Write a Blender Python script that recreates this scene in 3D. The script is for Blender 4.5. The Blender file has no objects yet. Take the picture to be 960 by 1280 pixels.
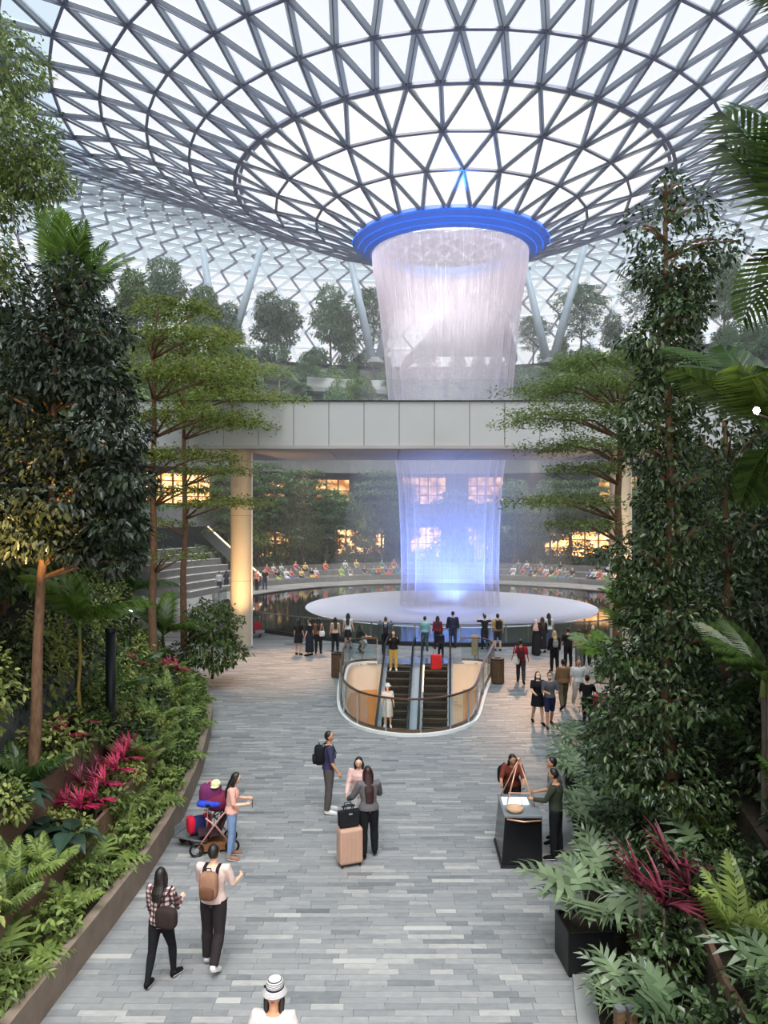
import bpy, bmesh, math, random
import numpy as np
from mathutils import Vector, Matrix
random.seed(7); RNG = np.random.default_rng(11)
SC = bpy.context.scene
COL = SC.collection
PI = math.pi
def srgb(r, g, b):
    f = lambda c: (c/255)/12.92 if c/255 <= .04045 else ((c/255+.055)/1.055)**2.4
    return (f(r), f(g), f(b))
# ---------------------------------------------------------------- camera, sky, big lights, exposure
EYE = 6.7            # camera height above the plaza
FPX = 960.0          # focal length in pixels of the 960 x 1280 frame
HOR = 637.0          # pixel row of the horizon
cam = bpy.data.cameras.new('camera'); cam.sensor_fit = 'HORIZONTAL'; cam.sensor_width = 36; cam.lens = 36
cam.shift_y = -(640-HOR)/960; cam.clip_end = 600
camo = bpy.data.objects.new('camera', cam); COL.objects.link(camo)
camo.location = (0, 0, EYE); camo.rotation_euler = (PI/2, 0, 0); SC.camera = camo
SC.view_settings.view_transform = 'Standard'; SC.view_settings.look = 'None'; SC.view_settings.gamma = 1
SC.view_settings.use_curve_mapping = False
SC.view_settings.exposure = 1.38
SC.cycles.max_bounces = 8; SC.cycles.diffuse_bounces = 3; SC.cycles.glossy_bounces = 3
SC.cycles.transmission_bounces = 4; SC.cycles.transparent_max_bounces = 24; SC.cycles.volume_bounces = 0
SC.cycles.sample_clamp_indirect = 6
SC.cycles.caustics_reflective = False; SC.cycles.caustics_refractive = False
wd = bpy.data.worlds.new('sky'); SC.world = wd; wd.use_nodes = True
nt = wd.node_tree; nt.nodes.clear()
wo = nt.nodes.new('ShaderNodeOutputWorld'); bg = nt.nodes.new('ShaderNodeBackground')
tc = nt.nodes.new('ShaderNodeTexCoord'); sx = nt.nodes.new('ShaderNodeSeparateXYZ')
rp = nt.nodes.new('ShaderNodeValToRGB')          # bright overcast sky, a little bluer overhead
rp.color_ramp.elements[0].position = 0.0; rp.color_ramp.elements[0].color = (1.0, .985, .96, 1)
rp.color_ramp.elements[1].position = 0.8; rp.color_ramp.elements[1].color = (.93, .965, 1.0, 1)
nt.links.new(tc.outputs['Generated'], sx.inputs[0]); nt.links.new(sx.outputs[2], rp.inputs[0])
nt.links.new(rp.outputs[0], bg.inputs[0]); bg.inputs[1].default_value = 0.86
nt.links.new(bg.outputs[0], wo.inputs[0])
def lamp(name, kind, loc, energy, color, aim=None, size=.3, spot=60, blend=.6):
    l = bpy.data.lights.new(name, kind); l.energy = energy; l.color = color
    if kind == 'AREA': l.shape = 'DISK'; l.size = size
    elif kind == 'SUN': l.angle = size
    else: l.shadow_soft_size = size
    if kind == 'SPOT': l.spot_size = math.radians(spot); l.spot_blend = blend
    o = bpy.data.objects.new(name, l); COL.objects.link(o); o.location = loc
    if aim is not None: o.rotation_euler = (Vector(aim)-Vector(loc)).to_track_quat('-Z', 'Y').to_euler()
    return o
PCX, PCY = 4.6, 53.7                       # axis of the waterfall and of the pool
lamp('daylight_sun', 'SUN', (6, -12, 60), 10.0, (1, .975, .93), aim=(2, 16, 0), size=.8)      # hazy sun behind thin cloud
# coloured show lights of the fountain: blue from the basin, violet white from the rim of the oculus
for k in range(4):
    a = k*PI/2+.3
    lamp('fountain_light', 'SPOT', (PCX+.6*math.cos(a), PCY+.6*math.sin(a), .2), 2000, (.18, .34, 1.0),
         aim=(PCX+2.6*math.cos(a), PCY+2.6*math.sin(a), 9), size=.5, spot=120, blend=1.0)
lamp('rim_uplight', 'SPOT', (PCX, PCY-8.2, 24.2), 420, (.05, .22, 1.0), aim=(PCX, PCY-9.6, 27.5), size=.2, spot=80, blend=1.0)
# ---------------------------------------------------------------- helpers
def link(o, parent=None):
    COL.objects.link(o)
    if parent is not None: o.parent = parent
    return o
def tag(o, label=None, cat=None, group=None, kind=None):
    if label: o['label'] = label
    if cat: o['category'] = cat
    if group: o['group'] = group
    if kind: o['kind'] = kind
    return o
def thing(name, label, cat, loc=(0, 0, 0), rz=0, group=None):
    o = bpy.data.objects.new(name, None); o.empty_display_size = .2; link(o)
    o.location = loc; o.rotation_euler = (0, 0, rz)
    return tag(o, label, cat, group)
def struct(name, label=None):
    o = bpy.data.objects.new(name, None); link(o); return tag(o, label, kind='structure')
def np_mesh(name, V, F, tint=None, smooth=True):
    """V (n,3) float, F (m,k) int; optional per-face float attribute tint"""
    me = bpy.data.meshes.new(name)
    V = np.asarray(V, np.float32); F = np.asarray(F, np.int32)
    m, k = F.shape
    me.vertices.add(len(V)); me.vertices.foreach_set('co', V.ravel())
    me.loops.add(m*k); me.loops.foreach_set('vertex_index', F.ravel())
    me.polygons.add(m); me.polygons.foreach_set('loop_start', np.arange(0, m*k, k, dtype=np.int32))
    me.polygons.foreach_set('loop_total', np.full(m, k, np.int32))
    me.polygons.foreach_set('use_smooth', np.full(m, smooth, bool))
    me.update(calc_edges=True)
    if tint is not None:
        at = me.attributes.new('tint', 'FLOAT', 'FACE'); at.data.foreach_set('value', np.asarray(tint, np.float32))
    return me
class MB:
    """collects shapes into ONE mesh"""
    def __init__(s): s.v = []; s.f = []; s.t = []; s.cur = .5
    def add(s, vs, fs):
        b = len(s.v); s.v.extend([tuple(p) for p in vs])
        for f in fs: s.f.append(tuple(b+i for i in f)); s.t.append(s.cur)
        return s
    def box(s, c, d, rz=0, M=None):
        x, y, z = d[0]/2, d[1]/2, d[2]/2
        P = [Vector(p) for p in ((-x,-y,-z),(x,-y,-z),(x,y,-z),(-x,y,-z),(-x,-y,z),(x,-y,z),(x,y,z),(-x,y,z))]
        R = M if M is not None else Matrix.Rotation(rz, 3, 'Z')
        c = Vector(c)
        return s.add([c+R@p for p in P], ((0,3,2,1),(4,5,6,7),(0,1,5,4),(1,2,6,5),(2,3,7,6),(3,0,4,7)))
    def beam(s, a, b, w, h, up=(0,0,1)):
        a, b = Vector(a), Vector(b); d = b-a
        if d.length < 1e-6: return s
        z = d.normalized(); x = Vector(up).cross(z)
        if x.length < 1e-4: x = Vector((1,0,0)).cross(z)
        x.normalize(); y = z.cross(x)
        M = Matrix((x, y, z)).transposed()
        return s.box((a+b)/2, (w, h, d.length), M=M)
    def tube(s, pts, rad, n=8, caps=True, flat=None):
        """tube along pts; rad number or list; flat=(direction, factor) squashes the section"""
        pts = [Vector(p) for p in pts]; m = len(pts)
        if not hasattr(rad, '__len__'): rad = [rad]*m
        V = []; ref = None
        for i, p in enumerate(pts):
            t = (pts[min(i+1, m-1)]-pts[max(i-1, 0)]); t = t.normalized() if t.length > 1e-9 else Vector((0,0,1))
            if ref is None:
                ref = Vector((0,1,0)) if abs(t.y) < .9 else Vector((1,0,0))
            u = (ref-t*ref.dot(t)); u = u.normalized() if u.length > 1e-6 else t.orthogonal().normalized()
            w = t.cross(u); ref = u
            r = rad[i]; ru, rw = (r if not hasattr(r, '__len__') else r[0]), (r if not hasattr(r, '__len__') else r[1])
            for k in range(n):
                a = 2*PI*k/n
                V.append(p+u*(math.cos(a)*ru)+w*(math.sin(a)*rw))
        F = [(i*n+k, i*n+(k+1)%n, (i+1)*n+(k+1)%n, (i+1)*n+k) for i in range(m-1) for k in range(n)]
        if caps: F += [tuple(range(n-1, -1, -1)), tuple((m-1)*n+k for k in range(n))]
        return s.add(V, F)
    def rings(s, R, n=14, caps=True):
        """stacked ellipse sections: R = [(cx,cy,cz,rx,ry)]"""
        V = []
        for (cx, cy, cz, rx, ry) in R:
            for k in range(n):
                a = 2*PI*k/n; V.append((cx+rx*math.cos(a), cy+ry*math.sin(a), cz))
        m = len(R)
        F = [(i*n+k, i*n+(k+1)%n, (i+1)*n+(k+1)%n, (i+1)*n+k) for i in range(m-1) for k in range(n)]
        if caps: F += [tuple(range(n-1, -1, -1)), tuple((m-1)*n+k for k in range(n))]
        return s.add(V, F)
    def ell(s, c, r, n=14, m=9, fn=None):
        V = [];
        for i in range(m+1):
            th = PI*i/m
            for k in range(n):
                a = 2*PI*k/n
                p = Vector((math.sin(th)*math.cos(a), math.sin(th)*math.sin(a), -math.cos(th)))
                if fn: p = fn(p)
                V.append((c[0]+p.x*r[0], c[1]+p.y*r[1], c[2]+p.z*r[2]))
        F = [(i*n+k, i*n+(k+1)%n, (i+1)*n+(k+1)%n, (i+1)*n+k) for i in range(m) for k in range(n)]
        return s.add(V, F)
    def arc(s, r0, r1, z0, z1, a0, a1, seg, c=(PCX, PCY)):
        """ring sector, angle measured from +Y clockwise, degrees"""
        V = []
        for i in range(seg+1):
            a = math.radians(a0+(a1-a0)*i/seg); sn, cs = math.sin(a), math.cos(a)
            for r, z in ((r0,z0),(r1,z0),(r1,z1),(r0,z1)):
                V.append((c[0]+r*sn, c[1]+r*cs, z))
        F = [(i*4+k, i*4+(k+1)%4, i*4+4+(k+1)%4, i*4+4+k) for i in range(seg) for k in range(4)]
        F += [(0,3,2,1), (seg*4, seg*4+1, seg*4+2, seg*4+3)]
        return s.add(V, F)
    def mesh(s, name, smooth=False):
        me = bpy.data.meshes.new(name); me.from_pydata([tuple(v) for v in s.v], [], s.f); me.validate()
        if smooth:
            for p in me.polygons: p.use_smooth = True
        if len(me.polygons) == len(s.t):
            at = me.attributes.new('tint', 'FLOAT', 'FACE'); at.data.foreach_set('value', np.array(s.t, np.float32))
        return me
    def build(s, name, mat, parent=None, smooth=False, bevel=0):
        o = bpy.data.objects.new(name, s.mesh(name, smooth)); o.data.materials.append(mat); link(o, parent)
        if bevel:
            b = o.modifiers.new('bevel', 'BEVEL'); b.width = bevel; b.segments = 2; b.limit_method = 'ANGLE'
        return o
def put(name, me, mat, parent=None, loc=None, rot=None, scale=None):
    o = bpy.data.objects.new(name, me)
    if mat is not None and not me.materials: me.materials.append(mat)
    link(o, parent)
    if loc is not None: o.location = loc
    if rot is not None: o.rotation_euler = rot
    if scale is not None: o.scale = scale if hasattr(scale, '__len__') else (scale,)*3
    return o
KIDS = {}
def dup(root, loc, rz=0, s=1.0, label=None, group=None):
    r = root.copy(); COL.objects.link(r); r.location = loc; r.rotation_euler = (0, 0, rz); r.scale = (s, s, s)
    if label: r['label'] = label
    if group: r['group'] = group
    for ch in list(root.children):
        c = ch.copy(); COL.objects.link(c); c.parent = r
        for g in list(ch.children):
            d = g.copy(); COL.objects.link(d); d.parent = c
    return r
def px(X, Y): return 480+FPX*X/Y
def at(x, y, Y): return Vector(((x-480)/FPX*Y, Y, EYE-(y-HOR)/FPX*Y))
def onfloor(x, y):
    Y = EYE*FPX/(y-HOR); return ((x-480)/FPX*Y, Y, 0)
ORD = ['first','second','third','fourth','fifth','sixth','seventh','eighth','ninth','tenth','eleventh','twelfth','thirteenth','fourteenth','fifteenth','sixteenth','seventeenth','eighteenth','nineteenth','twentieth']
ORD += ['twenty-'+w for w in ORD[:9]]+['thirtieth']+['thirty-'+w for w in ORD[:9]]+['fortieth']+['forty-'+w for w in ORD[:9]]
# ---------------------------------------------------------------- materials
MATS = {}
def nodes(name):
    m = bpy.data.materials.new(name); m.use_nodes = True; t = m.node_tree; t.nodes.clear()
    out = t.nodes.new('ShaderNodeOutputMaterial'); return m, t, out
def N(t, kind, **kw):
    n = t.nodes.new(kind)
    for k, v in kw.items(): setattr(n, k, v)
    return n
def mat(name, col, rough=.6, metal=0, var=.12, scale=6, spec=.4, bump=0, stretch=None, emit=None):
    if name in MATS: return MATS[name]
    m, t, out = nodes(name); b = N(t, 'ShaderNodeBsdfPrincipled')
    b.inputs['Roughness'].default_value = rough; b.inputs['Metallic'].default_value = metal
    b.inputs['Specular IOR Level'].default_value = spec
    tcn = N(t, 'ShaderNodeTexCoord'); nz = N(t, 'ShaderNodeTexNoise'); nz.inputs['Scale'].default_value = scale
    nz.inputs['Detail'].default_value = 5
    if stretch:
        mp = N(t, 'ShaderNodeMapping'); mp.inputs['Scale'].default_value = stretch
        t.links.new(tcn.outputs['Object'], mp.inputs[0]); t.links.new(mp.outputs[0], nz.inputs['Vector'])
    else: t.links.new(tcn.outputs['Object'], nz.inputs['Vector'])
    r = N(t, 'ShaderNodeValToRGB'); r.color_ramp.elements[0].position = .3; r.color_ramp.elements[1].position = .7
    r.color_ramp.elements[0].color = (*[c*(1-var) for c in col], 1); r.color_ramp.elements[1].color = (*[min(1, c*(1+var)) for c in col], 1)
    t.links.new(nz.outputs[0], r.inputs[0]); t.links.new(r.outputs[0], b.inputs['Base Color'])
    if bump:
        bp = N(t, 'ShaderNodeBump'); bp.inputs['Strength'].default_value = bump; bp.inputs['Distance'].default_value = .02
        t.links.new(nz.outputs[0], bp.inputs['Height']); t.links.new(bp.outputs[0], b.inputs['Normal'])
    if emit:
        b.inputs['Emission Color'].default_value = (*emit[0], 1); b.inputs['Emission Strength'].default_value = emit[1]
    t.links.new(b.outputs[0], out.inputs[0]); MATS[name] = m
    return m
def leaf_mat(name, dark, light, gloss=.35, trans=.35, tip=None):
    if name in MATS: return MATS[name]
    m, t, out = nodes(name)
    a = N(t, 'ShaderNodeAttribute', attribute_name='tint'); oi = N(t, 'ShaderNodeObjectInfo')
    ad = N(t, 'ShaderNodeMath', operation='MULTIPLY_ADD'); ad.inputs[1].default_value = .35; 
    t.links.new(oi.outputs['Random'], ad.inputs[0]); t.links.new(a.outputs['Fac'], ad.inputs[2])
    sb = N(t, 'ShaderNodeMath', operation='SUBTRACT'); sb.inputs[1].default_value = .17; t.links.new(ad.outputs[0], sb.inputs[0])
    r = N(t, 'ShaderNodeValToRGB'); e = r.color_ramp.elements
    e[0].position = .1; e[0].color = (*dark, 1); e[1].position = .9; e[1].color = (*light, 1)
    if tip: x = e.new(.97); x.color = (*tip, 1)
    t.links.new(sb.outputs[0], r.inputs[0])
    b = N(t, 'ShaderNodeBsdfPrincipled'); b.inputs['Roughness'].default_value = gloss; b.inputs['Specular IOR Level'].default_value = .45
    tr = N(t, 'ShaderNodeBsdfTranslucent'); mx = N(t, 'ShaderNodeMixShader'); mx.inputs[0].default_value = trans
    t.links.new(r.outputs[0], b.inputs['Base Color']); t.links.new(r.outputs[0], tr.inputs[0])
    t.links.new(b.outputs[0], mx.inputs[1]); t.links.new(tr.outputs[0], mx.inputs[2]); t.links.new(mx.outputs[0], out.inputs[0])
    MATS[name] = m; return m
def glass_mat(name, tint=(1,1,1), refl=.08, body=None, bodyf=0, rough=.03):
    if name in MATS: return MATS[name]
    m, t, out = nodes(name)
    tr = N(t, 'ShaderNodeBsdfTransparent'); tr.inputs[0].default_value = (*tint, 1)
    gl = N(t, 'ShaderNodeBsdfGlossy'); gl.inputs['Roughness'].default_value = rough
    lw = N(t, 'ShaderNodeLayerWeight'); lw.inputs[0].default_value = .25
    mu = N(t, 'ShaderNodeMath', operation='MULTIPLY'); mu.inputs[1].default_value = refl*3; t.links.new(lw.outputs['Fresnel'], mu.inputs[0])
    mx = N(t, 'ShaderNodeMixShader'); t.links.new(mu.outputs[0], mx.inputs[0]); t.links.new(tr.outputs[0], mx.inputs[1]); t.links.new(gl.outputs[0], mx.inputs[2])
    last = mx
    if body:
        tl = N(t, 'ShaderNodeBsdfTranslucent'); tl.inputs[0].default_value = (*body, 1)
        m2 = N(t, 'ShaderNodeMixShader'); m2.inputs[0].default_value = bodyf
        t.links.new(mx.outputs[0], m2.inputs[1]); t.links.new(tl.outputs[0], m2.inputs[2]); last = m2
    t.links.new(last.outputs[0], out.inputs[0]); MATS[name] = m; return m
def tint_mat(name, cols, rough=.5, spec=.4, nscale=4, stretch=(1,1,1), nvar=.25, bump=.15):
    """colour ramp over the per-face tint attribute, broken up by fine stretched noise"""
    if name in MATS: return MATS[name]
    m, t, out = nodes(name); a = N(t, 'ShaderNodeAttribute', attribute_name='tint')
    tcn = N(t, 'ShaderNodeTexCoord'); mp = N(t, 'ShaderNodeMapping'); mp.inputs['Scale'].default_value = stretch
    ge = N(t, 'ShaderNodeNewGeometry'); t.links.new(ge.outputs['Position'], mp.inputs[0])
    nz = N(t, 'ShaderNodeTexNoise'); nz.inputs['Scale'].default_value = nscale; nz.inputs['Detail'].default_value = 6
    t.links.new(mp.outputs[0], nz.inputs['Vector'])
    ma = N(t, 'ShaderNodeMath', operation='MULTIPLY_ADD'); ma.inputs[1].default_value = nvar*2
    t.links.new(nz.outputs[0], ma.inputs[0]); t.links.new(a.outputs['Fac'], ma.inputs[2])
    sb = N(t, 'ShaderNodeMath', operation='SUBTRACT'); sb.inputs[1].default_value = nvar; t.links.new(ma.outputs[0], sb.inputs[0])
    r = N(t, 'ShaderNodeValToRGB'); e = r.color_ramp.elements
    e[0].position = 0; e[0].color = (*cols[0], 1); e[1].position = 1; e[1].color = (*cols[-1], 1)
    for i, c in enumerate(cols[1:-1]):
        x = e.new((i+1)/(len(cols)-1)); x.color = (*c, 1)
    t.links.new(sb.outputs[0], r.inputs[0])
    b = N(t, 'ShaderNodeBsdfPrincipled'); b.inputs['Roughness'].default_value = rough; b.inputs['Specular IOR Level'].default_value = spec
    t.links.new(r.outputs[0], b.inputs['Base Color'])
    bp = N(t, 'ShaderNodeBump'); bp.inputs['Strength'].default_value = bump; bp.inputs['Distance'].default_value = .01
    t.links.new(nz.outputs[0], bp.inputs['Height']); t.links.new(bp.outputs[0], b.inputs['Normal'])
    t.links.new(b.outputs[0], out.inputs[0]); MATS[name] = m; return m
def emit_mat(name, c1, c2, strength, scale=3):
    if name in MATS: return MATS[name]
    m, t, out = nodes(name); tcn = N(t, 'ShaderNodeTexCoord'); v = N(t, 'ShaderNodeTexVoronoi'); v.inputs['Scale'].default_value = scale
    r = N(t, 'ShaderNodeValToRGB'); e = r.color_ramp.elements
    e[0].position = .1; e[0].color = (*c1, 1); e[1].position = .75; e[1].color = (*c2, 1)
    em = N(t, 'ShaderNodeEmission'); em.inputs[1].default_value = strength
    t.links.new(tcn.outputs['Object'], v.inputs['Vector']); t.links.new(v.outputs['Distance'], r.inputs[0])
    t.links.new(r.outputs[0], em.inputs[0]); t.links.new(em.outputs[0], out.inputs[0]); MATS[name] = m; return m
M_steel_shaded = mat('shaded_roof_steel', srgb(96,100,118), .45, 0, .06, 2)  # darker copy of the pale steel, backlit shade put into the colour
M_steel_pale = mat('pale_roof_steel', srgb(196,208,220), .45, 0, .04, 2)
M_steel_white = mat('column_steel', srgb(190,198,205), .4, 0, .05, 2)
M_conc = mat('concrete', srgb(150,150,148), .8, 0, .1, 1.5, bump=.1)
M_conc_dark = mat('dark_concrete', srgb(95,98,98), .8, 0, .12, 1.5)
M_panel = mat('bridge_panel', srgb(188,186,184), .55, 0, .03, .6)
M_soffit = mat('soffit_panel', srgb(176,168,164), .5, 0, .05, .6)
M_soil = mat('soil', srgb(48,40,30), .95, 0, .4, 8, bump=.6)
M_chrome = mat('stainless', srgb(190,192,196), .25, .9, .03, 3)
M_dark = mat('dark_metal', srgb(40,41,44), .4, .3, .1, 4)
M_black = mat('black_plastic', srgb(20,20,22), .45, 0, .15, 6)
M_white = mat('white_paint', srgb(232,232,230), .45, 0, .04, 2)
M_wood = mat('brown_timber', srgb(96,72,52), .65, 0, .3, 5, stretch=(1,1,8), bump=.2)
M_bark = mat('brown_bark', srgb(118,88,66), .85, 0, .3, 6, stretch=(3,3,1), bump=.6)
M_bark_grey = mat('grey_bark', srgb(104,94,82), .85, 0, .3, 6, stretch=(3,3,1), bump=.6)
M_glass = glass_mat('clear_glass', (.95,.97,.97), .10)
M_glass_rail = glass_mat('railing_glass', (.82,.88,.88), .12)
M_pane = glass_mat('roof_glass', (.44,.45,.465), .05)
M_pane_out = glass_mat('outer_roof_glass', (.255,.30,.335), .10, body=(.2,.24,.28), bodyf=.15)
M_pane_frost = glass_mat('wet_roof_glass', (.42,.41,.385), .04, body=(.40,.385,.34), bodyf=.14)
# ================================================================ THE SETTING
# ---- edges of the plaza and the two planted banks
EL = np.array([(-4.7,3),(-4.55,8),(-4.49,10),(-4.35,12.3),(-4.29,14.2),(-4.37,16.8),(-4.59,19.1),(-4.85,21),(-5.6,25),(-7.0,29),(-9.3,32.5),(-12.5,35.5),(-18,38),(-26,40)])
ER = np.array([(1.9,3),(2.35,8),(2.5,10),(2.76,11.3),(3.2,13.5),(3.66,16),(4.5,20.3),(5.9,22.2),(8,24.8),(11,28),(16,32),(24,36)])
NL = np.array((-.85,-.52)); NR = np.array((.9,-.43))
def smooth_line(P, n=8):
    out = []
    for i in range(len(P)-1):
        p0, p1, p2, p3 = P[max(i-1,0)], P[i], P[i+1], P[min(i+2,len(P)-1)]
        for k in range(n):
            t = k/n
            out.append(.5*((2*p1)+(-p0+p2)*t+(2*p0-5*p1+4*p2-p3)*t*t+(-p0+3*p1-3*p2+p3)*t**3))
    out.append(P[-1]); return np.array(out)
EL = smooth_line(EL); ER = smooth_line(ER)
TL = .85*EL[:,1]-.52*EL[:,0]; TR = .9*ER[:,1]+.43*ER[:,0]
LT = [(0,.5),(.16,.42),(1.0,1.0),(2.0,1.75),(3.1,2.9),(4.3,4.2),(6,5.6),(9,6.6)]     # (distance behind the edge, height of the soil)
RT = [(.32,.10),(.9,.45),(1.7,1.0),(2.8,1.9),(4.2,3.2),(6.5,4.2)]
def bank_d(X, Y, side):
    if side == 'L':
        t = .85*Y-.52*X; e = np.array((np.interp(t, TL, EL[:,0]), np.interp(t, TL, EL[:,1]))); return float(np.dot((X,Y)-e, NL))
    t = .9*Y+.43*X; e = np.array((np.interp(t, TR, ER[:,0]), np.interp(t, TR, ER[:,1]))); return float(np.dot((X,Y)-e, NR))
def ground(X, Y, side):
    d = bank_d(X, Y, side); z = 0
    for dd, zz in (LT if side == 'L' else RT):
        if d >= dd: z = zz
    return z if d >= 0 else 0
def edge_pt(Y, side, d=0):
    E = EL if side == 'L' else ER; Nn = NL if side == 'L' else NR
    return np.array((np.interp(Y, E[:,1], E[:,0]), Y))+Nn*d
# ---- floor: base slab and stone pavers in rows, leaving out the pool and the escalator well
WELL = np.array([(-.3,33.5),(-1.0,33.35),(-1.45,32.6),(-1.5,30),(-1.4,27),(-1.15,25),(-.55,23.6),(.5,22.9),(1.6,23.05),(2.4,23.8),(2.85,24.8),(3.5,28),(4.25,31.2),(4.5,32.6),(4.15,33.4),(3.4,33.6)])
WELL = smooth_line(WELL, 6)
POOL_R = 16.1
def cuts_at(y):
    iv = []
    d = POOL_R**2-(y-PCY)**2
    if d > 0: iv.append((PCX-math.sqrt(d), PCX+math.sqrt(d)))
    xs = []
    L = len(WELL)
    for i in range(L):
        a, b = WELL[i], WELL[(i+1) % L]
        if (a[1]-y)*(b[1]-y) < 0: xs.append(a[0]+(b[0]-a[0])*(y-a[1])/(b[1]-a[1]))
    if len(xs) >= 2: iv.append((min(xs), max(xs)))
    return iv
def row_spans(y):
    if y < 40:
        tl = np.interp(y, EL[:,1], EL[:,0])-.05; tr = np.interp(y, ER[:,1], ER[:,0])+.4
        if y > 36: tr = 24
    else: tl, tr = -27, 30
    segs = [(tl, tr)]
    for a, b in cuts_at(y):
        n = []
        for s0, s1 in segs:
            if b <= s0 or a >= s1: n.append((s0, s1)); continue
            if a > s0: n.append((s0, a))
            if b < s1: n.append((b, s1))
        segs = n
    return segs
floor = struct('floor', 'grey stone plaza floor paved in narrow staggered rows')
stones = []                                   # (x0,x1,y0,y1,tint)
mb = MB(); y = 6.0
while y < 82:
    dy = .13 if y < 37.9 else .52
    for s0, s1 in row_spans(y+dy/2):
        mb.add([(s0,y,-.03),(s1,y,-.03),(s1,y+dy,-.03),(s0,y+dy,-.03)], [(0,1,2,3)])
        x = s0
        big = 1 if y < 37.9 else 2.2
        while x < s1-.02:
            w = random.choice((.34,.45,.55,.66,.78))*big
            x1 = min(x+w, s1)
            if s1-x1 < .15: x1 = s1
            stones.append((x, x1, y, y+dy, min(1, max(0, random.gauss(.5, .18))), w if abs(x1-x-w) < 1e-6 else 0))
            x = x1
    y += dy
mb.build('floor_slab', M_conc, floor)
M_stone = tint_mat('plaza_stone', [srgb(98,101,103), srgb(126,127,128), srgb(144,143,142), srgb(174,171,166)], rough=.5, spec=.45, nscale=4, stretch=(1.5,3,1), nvar=.26, bump=.08)
def paver_box(w, d):
    g = .0025; return [(g,g,-.03),(w-g,g,-.03),(w-g,d-g,-.03),(g,d-g,-.03),(g,g,0),(w-g,g,0),(w-g,d-g,0),(g,d-g,0)]
BF = ((4,5,6,7),(0,1,5,4),(1,2,6,5),(2,3,7,6),(3,0,4,7))
paver_cache = {}; cand = []
for i, s in enumerate(stones):
    if s[5] > 0 and s[2] > 9.9:
        X = px((s[0]+s[1])/2, s[2])
        if 60 < X < 715: cand.append((s[2], i))
single = set(i for _, i in sorted(cand)[:300])
V = []; F = []; T = []
for i, s in enumerate(stones):
    h = random.uniform(-.003, .002)
    if i in single:
        key = (s[5], round(s[4]*6))
        if key not in paver_cache:
            me = np_mesh('paver', paver_box(s[5], .13), BF, [key[1]/6]*5, False); paver_cache[key] = me
        put('paver', paver_cache[key], M_stone, floor, loc=(s[0], s[2], h))
    else:
        b = len(V); V += [(x+s[0], y_+s[2], z+h) for x, y_, z in paver_box(s[1]-s[0], s[3]-s[2])]
        F += [tuple(b+k for k in f) for f in BF]; T += [s[4]]*5
o = put('paving', np_mesh('paving', V, F, T, False), M_stone, floor); tag(o, kind='stuff')
# ---- planted banks: soil terraces, edge walls in panels
def bank(name, E, Nn, tiers, last):
    mb = MB(); n = len(E)
    ds = [t[0] for t in tiers]+[last]
    for j, (d0, z) in enumerate(tiers):
        d1 = ds[j+1]
        V = []
        for e in E:
            a, b = e+Nn*d0, e+Nn*d1; V += [(a[0],a[1],z),(b[0],b[1],z),(a[0],a[1],z-1.6)]
        mb.add(V, [(i*3, i*3+3, i*3+4, i*3+1) for i in range(n-1)]+[(i*3+2, i*3+5, i*3+3, i*3) for i in range(n-1)])
    g = mb.build(name, M_soil); tag(g, kind='structure'); return g
bank('ground', EL, NL, LT[1:], 22); bank('ground', ER, NR, RT, 24)
M_wallstone = mat('brown_stone', srgb(128,112,98), .8, 0, .16, 3, bump=.3)
M_corten = mat('planter_board', srgb(118,92,76), .75, 0, .2, 3, stretch=(1,1,4), bump=.2)
def edge_wall(name, label, E, Nn, d, z0, z1, th, m, y0, y1, step, cap=None, part='panel'):
    w = struct(name, label)
    pts = [e+Nn*d for e in E if y0 <= e[1] <= y1]
    acc = [0.0]
    for a, b in zip(pts, pts[1:]): acc.append(acc[-1]+float(np.hypot(*(b-a))))
    L = acc[-1]; k = max(1, int(L/step)); P = np.array(pts)
    q = [np.array((np.interp(L*i/k, acc, P[:,0]), np.interp(L*i/k, acc, P[:,1]))) for i in range(k+1)]
    for a, b in zip(q, q[1:]):
        t = (b-a)/np.linalg.norm(b-a); a2, b2 = a+t*.006, b-t*.006
        off = Nn*th
        mb = MB(); V = []
        for p in (a2, b2):
            V += [(p[0],p[1],z0),(p[0],p[1],z1),(p[0]+off[0],p[1]+off[1],z1),(p[0]+off[0],p[1]+off[1],z0)]
        mb.add(V, [(0,1,5,4),(1,2,6,5),(2,3,7,6),(3,0,4,7),(0,3,2,1),(4,5,6,7)])
        mb.build(part, m, w, bevel=.008)
    return w
edge_wall('trim_1', 'low brown stone planter wall along the left edge of the plaza', EL, NL, 0, -.02, .5, .2, M_wallstone, 6, 39, 1.5)
edge_wall('trim_2', 'second brown board wall stepping up behind the low left planter wall', EL, NL, .98, .3, 1.12, .08, M_corten, 6, 34, 1.2)
edge_wall('trim_3', 'third brown board wall higher on the left bank', EL, NL, 1.98, .9, 1.95, .08, M_corten, 6, 33, 1.3)
edge_wall('trim_4', 'upper wall of the left bank under the climbing leaves', EL, NL, 3.08, 1.6, 3.0, .1, M_conc_dark, 6, 33, 2.0)
edge_wall('trim_5', 'pale stone kerb along the right edge of the plaza', ER, NR, 0, -.02, .05, .3, M_conc, 6, 34, 1.2, part='kerb_stone')
edge_wall('trim_6', 'brown board wall inside the right planter', ER, NR, .9, .1, .62, .08, M_corten, 6, 30, 1.2)
edge_wall('trim_7', 'upper board wall of the right planter', ER, NR, 1.7, .4, 1.15, .08, M_corten, 6, 30, 1.2)
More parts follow.
